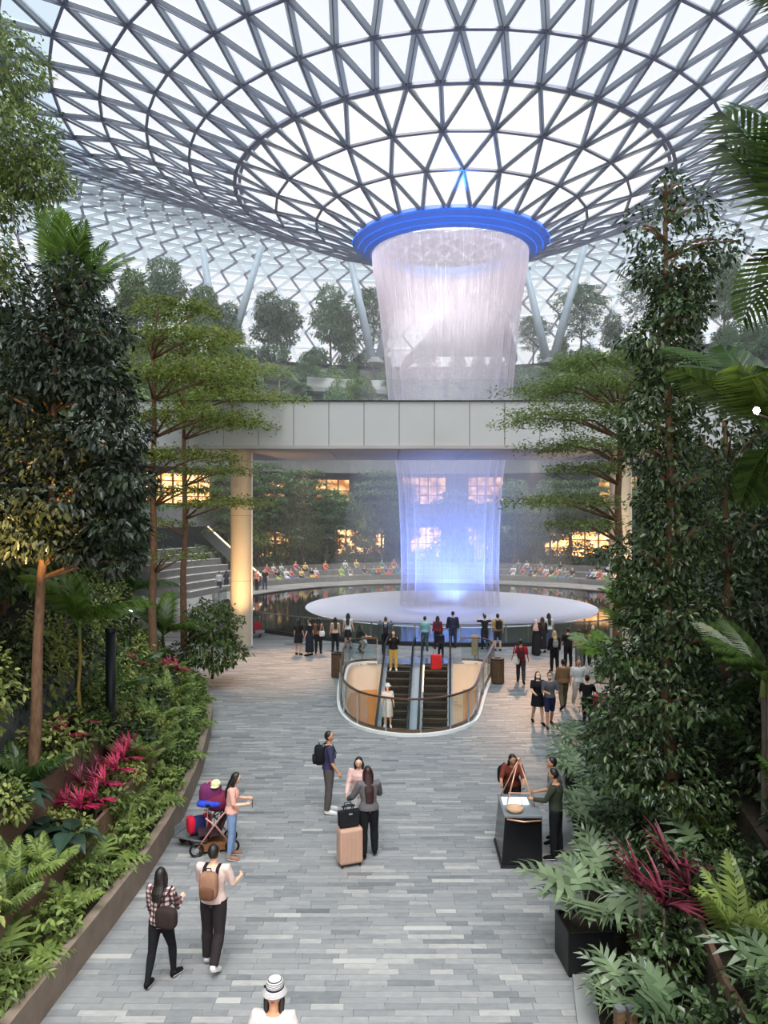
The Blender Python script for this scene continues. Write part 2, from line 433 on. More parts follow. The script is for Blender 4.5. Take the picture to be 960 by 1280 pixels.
# ---- glass roof: triangulated grid around the oculus
PROF = [(6.5,18.4),(9.35,19.6),(12.1,20.5),(14.8,21.6),(17.7,22.5),(20.3,23.6),(23,24.5),(25.7,25.2),(32,27.2),(40,29.6),(47,30.3),(54,29),(60,26),(66,21),(72,12),(76,3),(79,-6.7)]
pr = np.array(PROF)
def roof_z(r, az):
    h = np.interp(r, pr[:,0], pr[:,1])
    far = max(0, math.cos(az)); s = min(1, max(0, (r-12)/20)); s = s*s*(3-2*s)
    return EYE+h*(1+.135*far*s)
radii = [6.5,9.35,12.1,14.8,17.7,20.3,23,25.7,28.5,31.4]+[34.0+1.95*i for i in range(19)]
radii += [71,72.6,74,75.2,76.2,77.1,77.9,78.6]
node = []; cnt = []
for i, r in enumerate(radii):
    n = 27 if i < 3 else (54 if i < 10 else 108)
    off = (.5 if i % 2 else 0) if i not in (3, 10) else 0
    if i in (4,5,6,7,8,9): off = .5*((i-3) % 2)
    if i > 10: off = .5*((i-10) % 2)
    row = []
    for k in range(n):
        az = 2*PI*(k+off)/n
        row.append(Vector((PCX+r*math.sin(az), PCY+r*math.cos(az), roof_z(r, az))))
    node.append((row, off)); cnt.append(n)
edges, tris = [], []
for i in range(len(radii)):
    row, off = node[i]; n = cnt[i]
    for k in range(n): edges.append((row[k], row[(k+1) % n], i, 'ring' if i < 9 else 'pale'))
    if i+1 < len(radii):
        r2, o2 = node[i+1]; n2 = cnt[i+1]
        if n2 == n:
            for k in range(n):
                a = k-1 if o2 > off else k            # outer neighbours of node k
                p, q = r2[a % n], r2[(a+1) % n]
                kp, kq = ('rafter', 'rafter') if i < 8 else (('pale', 'slim') if i % 2 else ('slim', 'pale'))
                edges += [(row[k], p, i, kp), (row[k], q, i, kq)]
                tris.append((row[k], p, q, i)); tris.append((row[k], q, row[(k+1) % n], i))
        else:                                          # the number of nodes doubles
            for k in range(n):
                c = int(round(2*(k+off)))
                for d in (-1, 0, 1): edges.append((row[k], r2[(c+d) % n2], i, 'rafter'))
                tris.append((row[k], r2[(c-1) % n2], r2[c % n2], i)); tris.append((row[k], r2[c % n2], r2[(c+1) % n2], i))
                tris.append((row[k], r2[(c+1) % n2], row[(k+1) % n], i))
def proj(p): return (480+FPX*p.x/p.y, HOR-FPX*(p.z-EYE)/p.y) if p.y > 1 else None
def visible(*ps):
    q = [proj(p) for p in ps]
    return all(q) and any(-20 < a < 980 and -20 < b < 440 for a, b in q)
def roof_normal(p):
    v = Vector((p.x-PCX, p.y-PCY, 0)); return (Vector((0,0,1))*6-v.normalized()*(1.5 if v.length < 40 else -4)).normalized()
roof = struct('ceiling', 'funnel shaped glass roof of steel triangles around the oculus')
def beam_into(mb, a, b, i, kind):
    w, h = (.13, .16) if kind == 'ring' else (.09, .42)
    if i < 3: w, h = (.14, .16) if kind == 'ring' else (.10, .26)
    if i == 3 and kind == 'ring': w, h = .2, .22
    if i > 7: w, h = (.09, .3) if kind == 'slim' else (.10, .55)
    nn = roof_normal((a+b)/2)
    mb.beam(a+nn*h*.5, b+nn*h*.5, w, h, up=nn.cross((b-a).normalized()))
def shade_flange_into(mb, a, b, i, kind):
    nn = roof_normal((a+b)/2); mb.beam(a-nn*.03, b-nn*.03, .13 if i > 2 else .15, .06, up=nn.cross((b-a).normalized()))  # dark strip under the web: underside shade put into the colour
def scr_len(e):
    a, b = proj(e[0]), proj(e[1]); return math.hypot(a[0]-b[0], a[1]-b[1])
vis = sorted([(scr_len(e), k) for k, e in enumerate(edges) if visible(e[0], e[1])], reverse=True)[:300]
sing = set(k for _, k in vis); rest = MB(); pale = MB()
for k, e in enumerate(edges):
    web = e[3] in ('pale', 'rafter'); m_ = MB() if k in sing else (pale if web else rest)
    beam_into(m_, *e)
    if k in sing: o = m_.build('beam', M_steel_pale if web else M_steel_shaded, roof)
    if e[3] == 'rafter':
        if k in sing: m2 = MB(); shade_flange_into(m2, *e); m2.build('shade_flange', M_steel_shaded, o)
        else: shade_flange_into(rest, *e)
tag(rest.build('beam_grid', M_steel_shaded, roof), kind='stuff'); tag(pale.build('beam_grid', M_steel_pale, roof), kind='stuff')
def scr_area(t):
    a, b, c = (proj(p) for p in t[:3]); return abs((b[0]-a[0])*(c[1]-a[1])-(c[0]-a[0])*(b[1]-a[1]))/2
vis = sorted([(scr_area(t), k) for k, t in enumerate(tris) if visible(*t[:3])], reverse=True)[:300]
sing = set(k for _, k in vis); rest = MB(); rest_out = MB()
for k, t in enumerate(tris):
    nrm = roof_normal(t[0])*.3
    P = [p+nrm for p in t[:3]]
    if k in sing: MB().add(P, [(0,1,2)]).build('pane', M_pane_frost if t[3] < 3 else (M_pane if t[3] < 7 or t[3] > 20 else M_pane_out), roof)
    else: (rest if t[3] < 7 or t[3] > 20 else rest_out).add(P, [(0,1,2)])
tag(rest.build('pane_field', M_pane, roof), kind='stuff'); tag(rest_out.build('pane_field', M_pane_out, roof), kind='stuff')
mb = MB()
for z0, w in ((.55,.5),):
    mb.arc(14.35, 14.55, EYE+21.75, EYE+21.95, 0, 360, 108)
mb.build('gutter', M_steel_shaded, roof)
# oculus ring
M_ring, t_, out_ = nodes('oculus_rim')          # blue light falling on the rim put in as emission, brightest on the plaza side
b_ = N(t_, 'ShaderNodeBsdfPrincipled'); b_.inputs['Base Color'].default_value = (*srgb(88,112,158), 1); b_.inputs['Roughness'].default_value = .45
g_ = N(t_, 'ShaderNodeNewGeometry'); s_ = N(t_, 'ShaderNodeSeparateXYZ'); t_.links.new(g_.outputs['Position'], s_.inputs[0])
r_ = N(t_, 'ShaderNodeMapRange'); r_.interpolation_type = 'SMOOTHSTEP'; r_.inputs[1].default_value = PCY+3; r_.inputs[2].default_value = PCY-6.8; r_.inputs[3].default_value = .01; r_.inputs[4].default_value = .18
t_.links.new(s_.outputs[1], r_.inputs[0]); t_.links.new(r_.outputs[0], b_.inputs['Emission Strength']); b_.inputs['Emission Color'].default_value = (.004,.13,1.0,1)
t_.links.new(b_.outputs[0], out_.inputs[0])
oc = struct('trim_8', 'broad steel rim of the oculus with added blue glow above the waterfall')
mb = MB()
def lathe(mb, prof, seg=96, c=(PCX, PCY), closed=False):
    V = []; m = len(prof)
    for i in range(seg):
        a = 2*PI*i/seg
        for r, z in prof: V.append((c[0]+r*math.sin(a), c[1]+r*math.cos(a), z))
    F = [(i*m+k, ((i+1) % seg)*m+k, ((i+1) % seg)*m+k+1, i*m+k+1) for i in range(seg) for k in range(m-1)]
    if closed: F += [(i*m+m-1, ((i+1) % seg)*m+m-1, ((i+1) % seg)*m, i*m) for i in range(seg)]
    return mb.add(V, F)
zR = EYE+17.7
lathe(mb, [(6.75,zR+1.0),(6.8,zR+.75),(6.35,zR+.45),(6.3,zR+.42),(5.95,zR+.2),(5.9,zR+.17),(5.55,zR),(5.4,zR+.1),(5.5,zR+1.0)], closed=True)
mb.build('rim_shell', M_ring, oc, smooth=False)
M_rim_glow = emit_mat('blue_rim_glow', (.01,.16,1.0), (.01,.16,1.0), .55, 1)
for r, z in ((6.86,zR+.66),(6.40,zR+.38),(5.98,zR+.12)):             # added glowing lines that light the steps of the rim blue
    mb = MB(); mb.tube([(PCX+r*math.sin(a), PCY+r*math.cos(a), z) for a in np.linspace(PI-1.5, PI+1.5, 60)], .03, 6); mb.build('rim_glow_line', M_rim_glow, oc)
# ---- waterfall
def water_mat(name, dens, col, zfreq, afreq, seed, power):
    m, t, out = nodes(name); tcn = N(t, 'ShaderNodeTexCoord')
    sp = N(t, 'ShaderNodeSeparateXYZ'); t.links.new(tcn.outputs['Object'], sp.inputs[0])
    at2 = N(t, 'ShaderNodeMath', operation='ARCTAN2'); t.links.new(sp.outputs[0], at2.inputs[0]); t.links.new(sp.outputs[1], at2.inputs[1])
    cm = N(t, 'ShaderNodeCombineXYZ')
    ma = N(t, 'ShaderNodeMath', operation='MULTIPLY'); ma.inputs[1].default_value = afreq; t.links.new(at2.outputs[0], ma.inputs[0])
    mz = N(t, 'ShaderNodeMath', operation='MULTIPLY'); mz.inputs[1].default_value = zfreq; t.links.new(sp.outputs[2], mz.inputs[0])
    t.links.new(ma.outputs[0], cm.inputs[0]); t.links.new(mz.outputs[0], cm.inputs[1]); cm.inputs[2].default_value = seed
    nz = N(t, 'ShaderNodeTexNoise'); nz.inputs['Scale'].default_value = 1; nz.inputs['Detail'].default_value = 6; nz.inputs['Roughness'].default_value = .7
    t.links.new(cm.outputs[0], nz.inputs['Vector'])
    r = N(t, 'ShaderNodeValToRGB'); e = r.color_ramp.elements
    e[0].position = .36; e[0].color = (dens*.25,)*3+(1,); e[1].position = .66; e[1].color = (dens*1.7,)*3+(1,)
    t.links.new(nz.outputs[0], r.inputs[0])
    # a thin sheet of drops: seen along the sheet there is more water in the way
    lw = N(t, 'ShaderNodeLayerWeight'); lw.inputs[0].default_value = .5
    sb = N(t, 'ShaderNodeMath', operation='SUBTRACT'); sb.inputs[0].default_value = 1.03; t.links.new(lw.outputs['Facing'], sb.inputs[1])
    dv = N(t, 'ShaderNodeMath', operation='DIVIDE'); t.links.new(r.outputs[0], dv.inputs[0]); t.links.new(sb.outputs[0], dv.inputs[1])
    # denser where it leaves the rim and where it breaks up at the basin
    mr = N(t, 'ShaderNodeMapRange'); mr.inputs[1].default_value = 19; mr.inputs[2].default_value = 23; mr.inputs[3].default_value = 1; mr.inputs[4].default_value = power
    t.links.new(sp.outputs[2], mr.inputs[0])
    m3 = N(t, 'ShaderNodeMath', operation='MULTIPLY'); t.links.new(dv.outputs[0], m3.inputs[0]); t.links.new(mr.outputs[0], m3.inputs[1])
    ng = N(t, 'ShaderNodeMath', operation='MULTIPLY'); ng.inputs[1].default_value = -1; t.links.new(m3.outputs[0], ng.inputs[0])
    ex = N(t, 'ShaderNodeMath', operation='EXPONENT'); t.links.new(ng.outputs[0], ex.inputs[0])
    tr = N(t, 'ShaderNodeBsdfTransparent'); df = N(t, 'ShaderNodeBsdfDiffuse'); df.inputs[0].default_value = (*col, 1)
    tl = N(t, 'ShaderNodeBsdfTranslucent'); tl.inputs[0].default_value = (*col, 1)
    mx = N(t, 'ShaderNodeMixShader'); mx.inputs[0].default_value = .55
    t.links.new(df.outputs[0], mx.inputs[1]); t.links.new(tl.outputs[0], mx.inputs[2])
    m2 = N(t, 'ShaderNodeMixShader'); t.links.new(ex.outputs[0], m2.inputs[0]); t.links.new(mx.outputs[0], m2.inputs[1]); t.links.new(tr.outputs[0], m2.inputs[2])
    t.links.new(m2.outputs[0], out.inputs[0]); return m
wf = thing('waterfall', 'tall round curtain of falling water pouring from the oculus into the pool', 'waterfall', (PCX, PCY, 0))
WP = [(5.45,zR+.1),(5.4,zR-.8),(5.15,22.2),(4.85,20),(4.55,17.2),(4.3,14.4),(3.95,11),(3.62,8.4),(3.45,5),(3.4,2),(3.5,.05)]
for j, (dr, dens, zf, af, pw) in enumerate(((0,.15,.10,26,6.0),(-.45,.09,.16,34,5.0),(-1.0,.09,.5,40,4.0))):
    mb = MB(); lathe(mb, [(r+dr, z) for r, z in WP], seg=72, c=(0,0))
    mb.build('water_curtain', water_mat('falling_water_%d' % j, dens, srgb(216,207,216), zf, af, j*7.3, pw), wf, smooth=True)
# ---- pool
M_poolw = mat('pool_water', srgb(24,30,30), .06, 0, .2, .3, spec=.8, bump=.05)
M_foam = mat('foaming_water', srgb(186,189,204), .5, 0, .05, .4, spec=.3)
pool = struct('trim_9', 'round pool with a dark outer ring of water and a pale foaming centre')
mb = MB(); lathe(mb, [(10.0,-.02),(15.95,-.05)], 128); mb.build('dark_water', M_poolw, pool)
mb = MB(); lathe(mb, [(0.01,-.42),(3.5,-.36),(6.5,-.22),(9,-.06),(10.05,-.0)], 128); mb.build('pale_basin', M_foam, pool, smooth=True)
mb = MB(); lathe(mb, [(15.9,-.3),(15.9,.03),(16.25,.03),(16.25,-.3)], 128); mb.build('pool_rim', M_dark, pool)
# glass balustrade on the near and left side of the pool
bal = struct('trim_10', 'curved glass balustrade with a steel handrail around the near side of the pool')
a0, a1, k = 96, 278, 46
for i in range(k):
    s, e = a0+(a1-a0)*i/k, a0+(a1-a0)*(i+1)/k
    MB().arc(16.18, 16.2, .16, 1.06, s+.12, e-.12, 3).build('pane', M_glass_rail, bal)
    if i % 2 == 0: MB().arc(16.12, 16.17, .05, 1.08, s-.12, s+.12, 1).build('post', M_chrome, bal)
MB().arc(16.13, 16.24, 1.06, 1.11, a0, a1, 92).build('handrail', M_chrome, bal)
MB().arc(16.05, 16.3, 0, .2, a0, a1, 92).build('base_kerb', M_dark, bal)
# ---- bridge with cladding panels and two round columns
br = struct('trim_11', 'wide footbridge clad in pale grey panels crossing in front of the waterfall')
BY0, BY1, BZ0, BZ1 = 36.5, 44.3, 9.62, 11.83
MB().box((3,(BY0+BY1)/2,(BZ0+BZ1)/2), (58, BY1-BY0-.1, BZ1-BZ0-.06)).build('bridge_core', M_dark, br)
x = -26
while x < 32:
    MB().box((x+.835, BY0-.02, 10.78), (1.645, .08, 2.1)).build('panel', M_panel, br, bevel=.012); x += 1.67
MB().box((3, BY0-.05, 9.66), (58, .24, .16)).build('lower_lip', M_soffit, br)
MB().box((3, BY0-.02, 11.86), (58, .2, .05)).build('coping', M_dark, br)
x = -26; xs = 0
while x < 32:
    for y0 in (BY0, (BY0+BY1)/2):
        MB().box((x+1.67, y0+1.95, 9.58), (3.31, 3.88, .06)).build('soffit_panel', M_soffit, br)
    x += 3.34
MB().box((3, BY0+.15, 12.4), (58, .02, 1.05)).build('guard_glass', M_glass, br)
M_col = mat('column_cladding', srgb(206,188,166), .5, 0, .05, .5)
for X, Y, r, lab in ((-7.05, 38, .54, 'round beige column under the left end of the footbridge'), (11.5, 37.4, .5, 'round beige column under the right end of the footbridge')):
    c = tag(thing('column', lab, None, (X, Y, 0)), kind='structure')
    for z0, z1 in ((0,3.2),(3.2,6.4),(6.4,9.55)):
        mb = MB(); mb.rings([(0,0,z0+.006,r,r),(0,0,z1-.006,r,r)], 40, caps=False); mb.build('cladding_drum', M_col, c, smooth=False)
        for p in c.children[-1].data.polygons:
            if len(p.vertices) == 4: p.use_smooth = True
    mb = MB(); mb.rings([(0,0,0,r-.02,r-.02),(0,0,9.55,r-.02,r-.02)], 24); mb.build('core', M_dark, c)
    mb = MB(); mb.tube([(r*.97,-.1,0),(r*.97,-.1,9.5)], .045, 8); mb.build('rain_pipe', M_white, c)
    lamp('column_uplight', 'SPOT', (X+.1, Y-3.6, .25), 900, (1,.66,.30), aim=(X, Y, 4.6), size=.1, spot=58, blend=1.0)
for a_, b_ in (((8,41,9.4),(6.2,30,0)),((-4,41,9.4),(-4.6,33.5,0))):
    lamp('added_floor_glow', 'SPOT', a_, 2600, (1,.58,.34), aim=b_, size=.2, spot=40, blend=1.0)  # added warm spots on the floor, standing in for light from the shops
# ---- terraced building behind the pool
bld = struct('wall_back', 'curved concrete terraces with lit shops behind the pool')
A0, A1 = -112, 112
def band(name, r0, r1, z0, z1, m, a0=A0, a1=A1, seg=72, p=bld): return MB().arc(r0, r1, z0, z1, a0, a1, seg).build(name, m, p)
M_shopwall = mat('shop_wall_dark', srgb(62,68,66), .8, 0, .15, 1)
M_slab = mat('slab_edge_grey', srgb(112,114,112), .8, 0, .1, 1.5)
band('shop_wall', 26.6, 27.2, 0, 12.4, M_shopwall)
band('slab_edge', 25.4, 27.2, 5.2, 6.9, M_slab)
band('slab_edge', 25.6, 27.2, 10.4, 12.4, M_slab)
band('plinth', 25.2, 26.8, 0, 1.3, M_conc_dark)
band('terrace', 25.6, 30.5, 12.2, 12.6, M_soil); band('terrace_wall', 29.5, 30.0, 12.4, 16.4, M_conc_dark)
band('terrace', 29.4, 34.5, 16.2, 16.6, M_soil); band('terrace_wall', 33.5, 34.0, 16.5, 20.4, M_conc_dark)
band('terrace', 33.4, 39.5, 20.2, 20.6, M_soil); band('terrace_wall', 38.5, 39.0, 20.5, 23.6, M_conc)
band('terrace', 38.4, 48, 23.4, 23.8, M_soil)
# mid level gallery with a pale parapet that shows between the trees
MB().arc(31.6, 34.2, 19.5, 20.0, -24, -7, 14).build('gallery_deck', M_conc, bld)
MB().arc(31.6, 31.75, 20.0, 21.0, -24, -7, 14).build('gallery_parapet', M_panel, bld)
M_shop = emit_mat('shop_interior', (1.0,.72,.36), (.85,.24,.05), 1.5, 2.2)
M_shop_dim = emit_mat('shop_interior_dim', (.9,.5,.2), (.25,.08,.02), 1.2, 1.6)
M_frame = mat('shop_frame', srgb(104,60,40), .5, .2, .1, 3)
nwin = 0
def shop(a0, a1, z0, z1, m, r=26.3, cols=4, rows=2):
    global nwin
    nwin += 1; w = struct('window_%d' % nwin)
    MB().arc(r+.2, r+.25, z0, z1, a0, a1, 8).build('lit_interior', m, w)
    for i in range(cols+1):
        a = a0+(a1-a0)*i/cols; MB().arc(r-.08, r+.06, z0, z1, a-.12, a+.12, 1).build('mullion', M_frame, w)
    for z in (z0, z1): MB().arc(r-.1, r+.06, z-.08, z+.08, a0, a1, 8).build('frame', M_frame, w)
    for j in range(rows):
        z = z0+(z1-z0)*(j+1)/(rows+1); MB().arc(r+.02, r+.18, z-.04, z+.04, a0, a1, 8).build('shelf', M_dark, w)
    for i in range(cols):
        a = a0+(a1-a0)*(i+.5)/cols; h = (a1-a0)/cols*.5-.16
        MB().arc(r-.02, r, z0+.1, z1-.1, a-h, a+h, 2).build('pane', M_glass, w)
for a in ((-67,-51,7.2,9.9,M_shop,5,3),(-38,-33,7.4,9.6,M_shop_dim,2,1),(-26,-18,7.4,9.8,M_shop_dim,3,1),(-6,4,7.2,10.1,M_shop_dim,5,2),(9,17,7.2,10.1,M_shop_dim,4,2),(38,46,7.4,9.8,M_shop_dim,3,1),
          (-42,-32,1.9,4.6,M_shop_dim,3,1),(-21,-10,2.1,4.7,M_shop,5,2),(-4,3,1.4,4.9,M_shop,4,3),(9,15,1.5,4.8,M_shop,3,2),(26,44,2.0,4.6,M_shop,6,2)):
    shop(*a[:5], cols=a[5], rows=a[6])
# stone seating tiers that ring the far side of the pool
M_bench = mat('bench_stone', srgb(112,110,108), .7, 0, .12, 2)
tiers = struct('trim_12', 'curved stone seating steps ringing the far side of the pool')
for j in range(3):
    for i in range(22):
        s = -50+i*6; MB().arc(20.3+j*1.5, 21.9+j*1.5, 0, .45*(j+1), s+.04, s+5.96, 4).build('bench_block', M_bench, tiers, bevel=.02)
# flight of wide steps at the left with pale nosings and a sloping parapet
st = struct('trim_13', 'wide dark stone steps with pale nosings left of the bridge column')
for j in range(7):
    r0 = 19.6+j*.95
    MB().arc(r0, r0+1.1, 0, .48*(j+1), -78, -54, 8).build('step', M_bench, st)
    MB().arc(r0-.02, r0+.12, .48*(j+1), .48*(j+1)+.03, -77.8, -54.2, 8).build('nosing', M_white, st)
mb = MB()
for (r0, z0, r1, z1) in ((18.8,.1,27,5.0),):
    a = math.radians(-53.2); p = Vector((PCX+r0*math.sin(a), PCY+r0*math.cos(a), z0+.5)); q = Vector((PCX+r1*math.sin(a), PCY+r1*math.cos(a), z1+.5))
    mb.beam(p, q, .35, 1.0, up=(0,0,1))
mb.build('sloping_parapet', M_conc_dark, st)
M_strip = emit_mat('warm_light_strip', (1,.75,.45), (1,.6,.3), 2.0, 1)
MB().beam(p+Vector((.05,-.1,.56)), q+Vector((.05,-.1,.56)), .12, .05).build('light_strip', M_strip, st)
# ---- leaning V columns that carry the roof
for X, Y, z, tops, lab in ((-18.4, 88, 23.8, ((-20.8,88,36.6),(-14.0,88,36.9)), 'pale steel V column left of the waterfall'),
                          (19.0, 88, 23.8, ((16.2,88,34.4),(23.0,88,36.9)), 'pale steel V column right of the waterfall'),
                          (-1.0, 88, 23.8, ((-4.1,88,36.4),(2.6,88,36.4)), 'pale steel V column half hidden by the waterfall'),
                          (-36.5, 80, 23.8, ((-34.5,80,36.0),(-39.5,80,35.0)), 'pale steel V column behind the palm at the far left')):
    c = tag(thing('column', lab, None, (X, Y, z)), kind='structure')
    for tx, ty, tz in tops:
        mb = MB(); mb.tube([(.3*(1 if tx > X else -1), 0, -.2), (tx-X, ty-Y, tz-z)], [.52,.36], 14); mb.build('strut', M_steel_white, c, smooth=True)
    mb = MB(); mb.rings([(0,0,-.3,1.0,.7),(0,0,.3,.8,.6)], 16); mb.build('base_block', M_conc, c)
# ---- smooth grey canopy seen through the water
cnp = struct('trim_14', 'smooth grey arched canopy seen through the upper waterfall')
mb = MB(); nU, nV = 28, 6; V = []
for i in range(nU+1):
    u = i/nU; up = math.sin(PI*u**1.6)**.72 if 0 < u < 1 else 0
    for j in range(nV+1):
        v = j/nV
        V.append((2.3+12.3*u+v*1.2*(u-.5), 84+v*9, 23.4+up*(7.1-1.2*v*v)))
b = len(V); V += [(x, y_, z-.35) for x, y_, z in V]
F = [(i*(nV+1)+j, (i+1)*(nV+1)+j, (i+1)*(nV+1)+j+1, i*(nV+1)+j+1) for i in range(nU) for j in range(nV)]
F += [tuple(reversed([k+b for k in f])) for f in F]
F += [(i*(nV+1), i*(nV+1)+b, (i+1)*(nV+1)+b, (i+1)*(nV+1)) for i in range(nU)]
F += [tuple(i*(nV+1) for i in range(nU+1))]
mb.add(V, F); mb.build('arched_shell', mat('canopy_grey', srgb(150,146,158), .5, 0, .05, .5), cnp, smooth=True)
# ---- escalator well
ex = struct('trim_15', 'rounded escalator well with white rim, curved cream walls and glass balustrade')
nW = len(WELL)
wc = WELL.mean(axis=0)
def outward(i):
    t = WELL[(i+1) % nW]-WELL[i-1]; n = np.array((t[1], -t[0])); n /= np.linalg.norm(n)
    return n if np.dot(n, WELL[i]-wc) > 0 else -n
OUT = [outward(i) for i in range(nW)]
def well_band(name, d0, d1, z0, z1, m, i0=0, i1=None, smooth=False):
    i1 = nW-1 if i1 is None else i1
    mb = MB(); V = []
    for i in range(i0, i1+1):
        a, b_ = WELL[i]+OUT[i]*d0, WELL[i]+OUT[i]*d1
        V += [(a[0],a[1],z0),(b_[0],b_[1],z0),(b_[0],b_[1],z1),(a[0],a[1],z1)]
    k = i1-i0
    mb.add(V, [(i*4+c, i*4+(c+1) % 4, i*4+4+(c+1) % 4, i*4+4+c) for i in range(k) for c in range(4)]+[(0,3,2,1),(k*4,k*4+1,k*4+2,k*4+3)])
    return mb.build(name, m, ex, smooth=smooth)
M_cream = mat('cream_wall', srgb(232,220,204), .5, 0, .03, 1)
M_warmlit = mat('warm_lit_lining', srgb(214,160,104), .5, 0, .05, 1)  # lower well wall, warm light falling on it put into the colour
well_band('rim', -.02, .26, -.05, .09, M_white)
well_band('upper_lining', 0, .1, -1.15, -.02, M_cream)
well_band('lower_lining', -.02, .1, -6.2, -1.15, M_warmlit)
MB().box((1.5,28,-6.2), (7,13,.1)).build('lower_floor', M_bench, ex)
MB().box((1.5,33.62,-3), (4.4,.1,6)).build('landing_fascia', M_cream, ex)
step_i = 5
for i in range(0, nW-1, step_i):
    j = min(i+step_i, nW-1)
    well_band('pane', .10, .125, .09, 1.06, M_glass_rail, i, j)
    p = WELL[i]+OUT[i]*.16
    MB().box((p[0],p[1],.5), (.05,.05,1.1)).build('post', M_chrome, ex)
M_rail = mat('bronze_rail', srgb(120,92,70), .3, .7, .08, 4)
well_band('handrail', .085, .15, 1.06, 1.11, M_rail); well_band('shoe_rail', .07, .16, .085, .17, M_rail)
for X, Y in ((-.9,27.5),(3.0,30.5),(1.4,24.6)):
    lamp('well_downlight', 'POINT', (X, Y, -2.2), 60, (1,.72,.42), size=.25)
MB().box((1.5,28,-6.0), (.1,.1,.1)).build('floor_outlet', M_dark, ex)
# escalators
M_step = mat('escalator_step', srgb(58,54,50), .5, .4, .2, 8)
M_comb = mat('step_edge', srgb(150,130,96), .5, .2, .1, 8)
M_esg = glass_mat('escalator_glass', (.86,.92,.96), .2)
M_hr = mat('black_handrail', srgb(26,26,28), .4, 0, .1, 4)
M_skirt = mat('escalator_skirt', srgb(196,200,206), .3, .7, .05, 3)
rzE = -math.radians(5.0)
def escalator(label, X, Y, up):
    e = thing('escalator', label, 'escalator', (X, Y, 0), rzE, 'escalators in the well')
    sl = math.tan(math.radians(30)); n = 15
    for k in range(n):                                          # local -Y runs down
        y0 = -.5-.4*k; z0 = -.02-.4*sl*max(0, k-.5)
        mb = MB(); mb.cur = .2; mb.box((0, y0-.2, z0-.14), (1.0, .395, .24)); s = mb.build('step', M_step, e)
        mb = MB(); mb.box((0, y0-.385, z0-.018), (1.0, .03, .012)); mb.build('step_edge', M_comb, s)
    MB().box((0, .05, .002), (1.1, 1.2, .03)).build('landing_plate', M_chrome, e)
    prof = [(1.0,0),(.9,0),(-.6,0),(-1.0,-.12),(-6.6,-.12-5.6*sl)]
    for sx_ in (-1, 1):
        x_ = sx_*.60
        V = [];
        for y_, z_ in prof: V += [(x_-.012,y_,z_+.02),(x_+.012,y_,z_+.02),(x_+.012,y_,z_+.92),(x_-.012,y_,z_+.92)]
        k = len(prof)-1
        MB().add(V, [(i*4+c, i*4+(c+1)%4, i*4+4+(c+1)%4, i*4+4+c) for i in range(k) for c in range(4)]+[(0,3,2,1),(k*4,k*4+1,k*4+2,k*4+3)]).build('side_glass', M_esg, e)
        mb = MB(); mb.tube([(x_,1.15,.5),(x_,1.2,.7),(x_,1.1,.9),(x_,.9,.95)]+[(x_,y_,z_+.95) for y_, z_ in prof[2:]], .045, 8); mb.build('handrail', M_hr, e, smooth=True)
        V = []
        for y_, z_ in prof: V += [(x_-.11,y_,z_-.3),(x_+.09 if sx_>0 else x_+.11,y_,z_-.3),(x_+.11,y_,z_+.06),(x_-.11,y_,z_+.06)]
        MB().add(V, [(i*4+c, i*4+(c+1)%4, i*4+4+(c+1)%4, i*4+4+c) for i in range(k) for c in range(4)]+[(0,3,2,1),(k*4,k*4+1,k*4+2,k*4+3)]).build('skirt', M_skirt, e)
    mb = MB(); mb.beam((-.53 if up else .53,-.9,.0),(-.53 if up else .53,-6,-.0-5.3*sl), .03, .05); mb.build('comb_light', M_strip, e)
    return e
mb = MB(); V = []                                   # sloping steel deck between the two lanes
for y_, z_ in ((34.4,.0),(33.2,.0),(32.8,-.12),(27.2,-.12-5.6*math.tan(math.radians(30)))):
    xm = 1.52+(y_-33.8)*.0875; V += [(xm-.2,y_,z_-.3),(xm+.2,y_,z_-.3),(xm+.2,y_,z_+.08),(xm-.2,y_,z_+.08)]
mb.add(V, [(i*4+c, i*4+(c+1)%4, i*4+4+(c+1)%4, i*4+4+c) for i in range(3) for c in range(4)]+[(0,3,2,1),(12,13,14,15)]); mb.build('centre_deck', M_skirt, ex)
E1 = escalator('left escalator lane carrying people in the well', .72, 33.8, 0)
E2 = escalator('right escalator lane with empty dark steps in the well', 2.32, 33.9, 1)
# ---- mist
def volume(name, label, dens, col, mb, aniso=.0):
    m, t, out = nodes(name+'_volume'); v = N(t, 'ShaderNodeVolumeScatter'); v.inputs['Density'].default_value = dens
    v.inputs['Color'].default_value = (*col, 1); v.inputs['Anisotropy'].default_value = aniso
    t.links.new(v.outputs[0], out.inputs['Volume'])
    o = mb.build(name, m); tag(o, label, 'mist', kind='stuff'); m.cycles.homogeneous_volume = True if hasattr(m.cycles, 'homogeneous_volume') else True
    return o
mb = MB(); mb.rings([(PCX,PCY,.1,9.5,9.5),(PCX,PCY,5,7.5,7.5),(PCX,PCY,14,6.5,6.5),(PCX,PCY,22,6.0,6.0)], 32)
volume('spray', 'pale spray hanging around the falling water', .024, (.95,.96,1), mb)
mb = MB(); mb.rings([(PCX,PCY,.15,24,24),(PCX,PCY,30,24,24)], 32)
volume('haze', 'thin humid haze filling the space around the waterfall', .0032, (.95,.97,1), mb)
